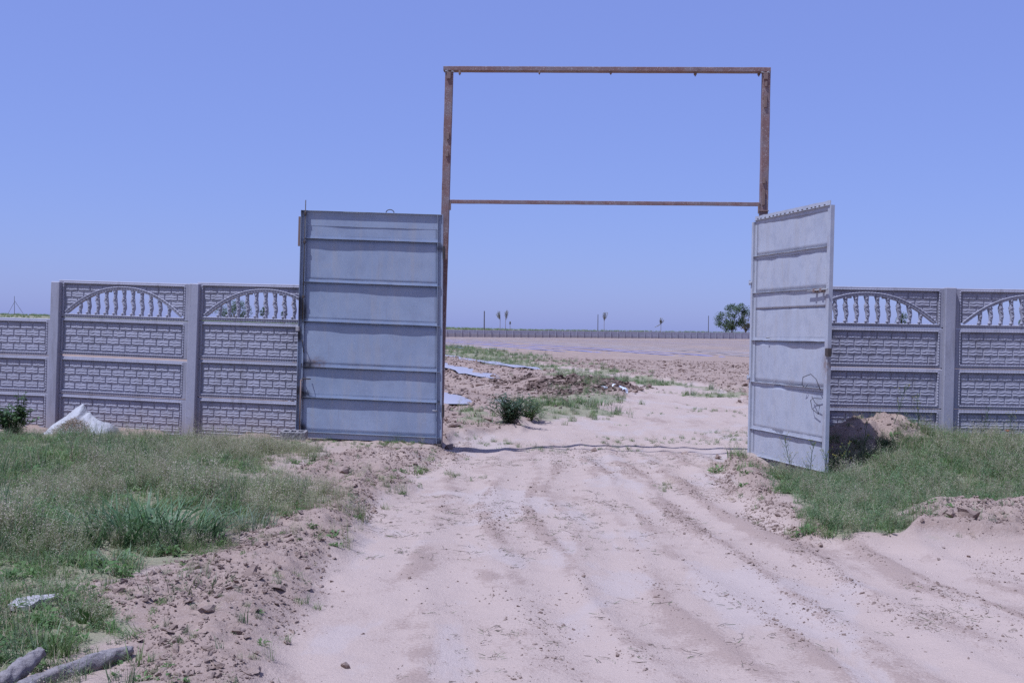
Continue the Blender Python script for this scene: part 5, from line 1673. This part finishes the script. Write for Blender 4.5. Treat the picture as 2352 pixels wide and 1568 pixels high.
def sapling(u, vtop, vcrown, y, w, n, label, seed, lean=0.0, broken=False, a=(0.19, 0.19, 0.11), b_=(0.33, 0.30, 0.20)):
    random.seed(seed)
    b = far_base(u, y); top = at(u, vtop, y).z - b.z; cz = at(u, vcrown, y).z - b.z
    g = thing('sapling', label, 'tree', Matrix.Translation(b))
    mt, ml = MB(), MB()
    mt.tube([(0, 0, -.3), (0.02, 0, cz * .5), (0, 0, cz), (lean * .3, 0, cz + (top - cz) * .4)], [.10, .085, .07, .03], 6)
    for i in range(n):
        az = random.uniform(0, 6.28); up = random.uniform(.55, 1.0)
        e = Vector((math.cos(az) * w * random.uniform(.3, 1) + lean * up, math.sin(az) * w * .8, cz + (top - cz) * up))
        p0 = Vector((0, 0, cz + (top - cz) * random.uniform(-.12, .25)))
        m_ = (p0 + e) / 2 + Vector((e.x * .22, e.y * .22, -.1 * (top - cz)))
        mt.tube([p0, m_, e], [.035, .025, .012], 4)
        for k in range(42):
            t = random.uniform(.2, 1); q = (p0 * (1 - t) ** 2 + m_ * 2 * t * (1 - t) + e * t * t)
            ml.leaf(q, (random.uniform(-1, 1), random.uniform(-1, 1), random.uniform(-.2, 1)), random.uniform(.22, .42), .15, lerp3(a, b_, random.random()), .2)
    if broken:
        p0 = Vector((0, 0, cz + .2)); e = Vector((-w * 2.4, 0, cz - .9))
        mt.tube([p0, e], [.05, .03], 5)
        for k in range(70):
            q = p0.lerp(e, random.uniform(.1, 1)); ml.leaf(q, (random.uniform(-1, .3), random.uniform(-1, 1), random.uniform(-.6, .4)), .28, .12, lerp3(a, b_, random.random()), .2)
    link('trunk', mt.mesh('trunk'), M['bark'], g); link('crown', ml.mesh('crown'), M['tree'], g)
sapling(1148, 713, 733, 340, 1.1, 9, 'slim sapling with a bushy slanting crown, shorter of the pair behind the far wall', 1, -0.9)
sapling(1160.5, 710, 735, 342, .75, 8, 'slim upright sapling, taller of the pair behind the far wall', 2, 0.1)
sapling(1387, 712.5, 736, 348, 1.25, 9, 'forked sapling with upswept branches beside the thin dark pole', 3)
sapling(1517.5, 730, 745, 350, .75, 9, 'small sapling with a broken branch hanging to one side behind the far wall', 4, 0.15, True)
sapling(1171, 738, 745, 344, .18, 4, 'tiny whip sapling beside the taller of the paired saplings', 6)
def tree(uc, vtop, vbot, y, wpx, label, seed, a, b_, n=2600, lean=0.0, trunkpx=8, asym=0.0):
    """crown of leaf clumps on forked limbs"""
    random.seed(seed)
    sc = y / FOC
    b = far_base(uc, y); top = at(uc, vtop, y).z - b.z; low = at(uc, vbot, y).z - b.z
    g = thing('tree', label, 'tree', Matrix.Translation(b))
    mt, ml = MB(), MB()
    W = wpx * sc / 2
    fork = max(.5, low * .8)
    mt.tube([(0, 0, -.5), (lean * .1, 0, fork * .6), (lean * .3, 0, fork)], [.30, .26, .22], 8)
    clumps = []
    for i in range(46):
        az = random.uniform(0, 6.28); rr = math.sqrt(random.random()); zt = random.random()
        prof = math.sin(math.pi * (0.12 + 0.80 * zt)) ** .7
        c = Vector((math.cos(az) * rr * W * prof + lean * (zt - .2) + asym * (0.5 - zt), math.sin(az) * rr * W * prof * .8, low + (top - low) * zt))
        clumps.append((c, random.uniform(.32, .62) * W * .55))
    for i in range(9):
        c, r_ = random.choice(clumps)
        mt.tube([(lean * .3, 0, fork), tuple(Vector((lean * .3, 0, fork)).lerp(c, .5) + Vector((0, 0, .2))), tuple(c)], [.13, .08, .03], 5)
    for i in range(n):
        c, r_ = random.choice(clumps)
        d = Vector((random.gauss(0, 1), random.gauss(0, 1), random.gauss(0, 1))).normalized() * r_ * random.random() ** .4
        q = c + d
        sh = random.random() * .7 + .3 * random.random()
        ml.leaf(q, (random.uniform(-1, 1), random.uniform(-1, 1), random.uniform(-.8, .8)), random.uniform(.28, .58), random.uniform(.18, .32), lerp3(a, b_, sh), .2)
    link('trunk', mt.mesh('trunk'), M['bark'], g); link('crown', ml.mesh('crown'), M['tree'], g)
DG, LG = (0.055, 0.095, 0.035), (0.140, 0.190, 0.085)
tree(1681, 702, 753, 352, 70, 'dense dark green tree behind the far wall beside the open gate leaf', 11, DG, LG, 5600, 0.0, asym=-3.2)
tree(1712, 722, 756, 362, 36, 'thin brownish tree behind the dense dark tree at the open gate leaf', 12, (0.10, 0.09, 0.05), (0.19, 0.16, 0.10), 1300)
tree(538, 693, 730, 345, 84, 'wide dark tree seen through the balusters next to the folded gate leaf', 13, DG, LG, 3000)
tree(606, 706, 726, 350, 22, 'small round tree seen through the balusters beside the wide dark tree', 14, DG, LG, 700)
tree(652, 713, 727, 350, 14, 'low bush tree half hidden by the balusters near the folded gate leaf', 15, DG, LG, 400)
tree(2071, 721, 745, 350, 32, 'small dark tree seen through the balusters above the earth heap', 16, DG, LG, 800)
tree(2345, 735, 748, 355, 12, 'tiny far bush seen through the balusters past the fence post', 17, DG, LG, 300)
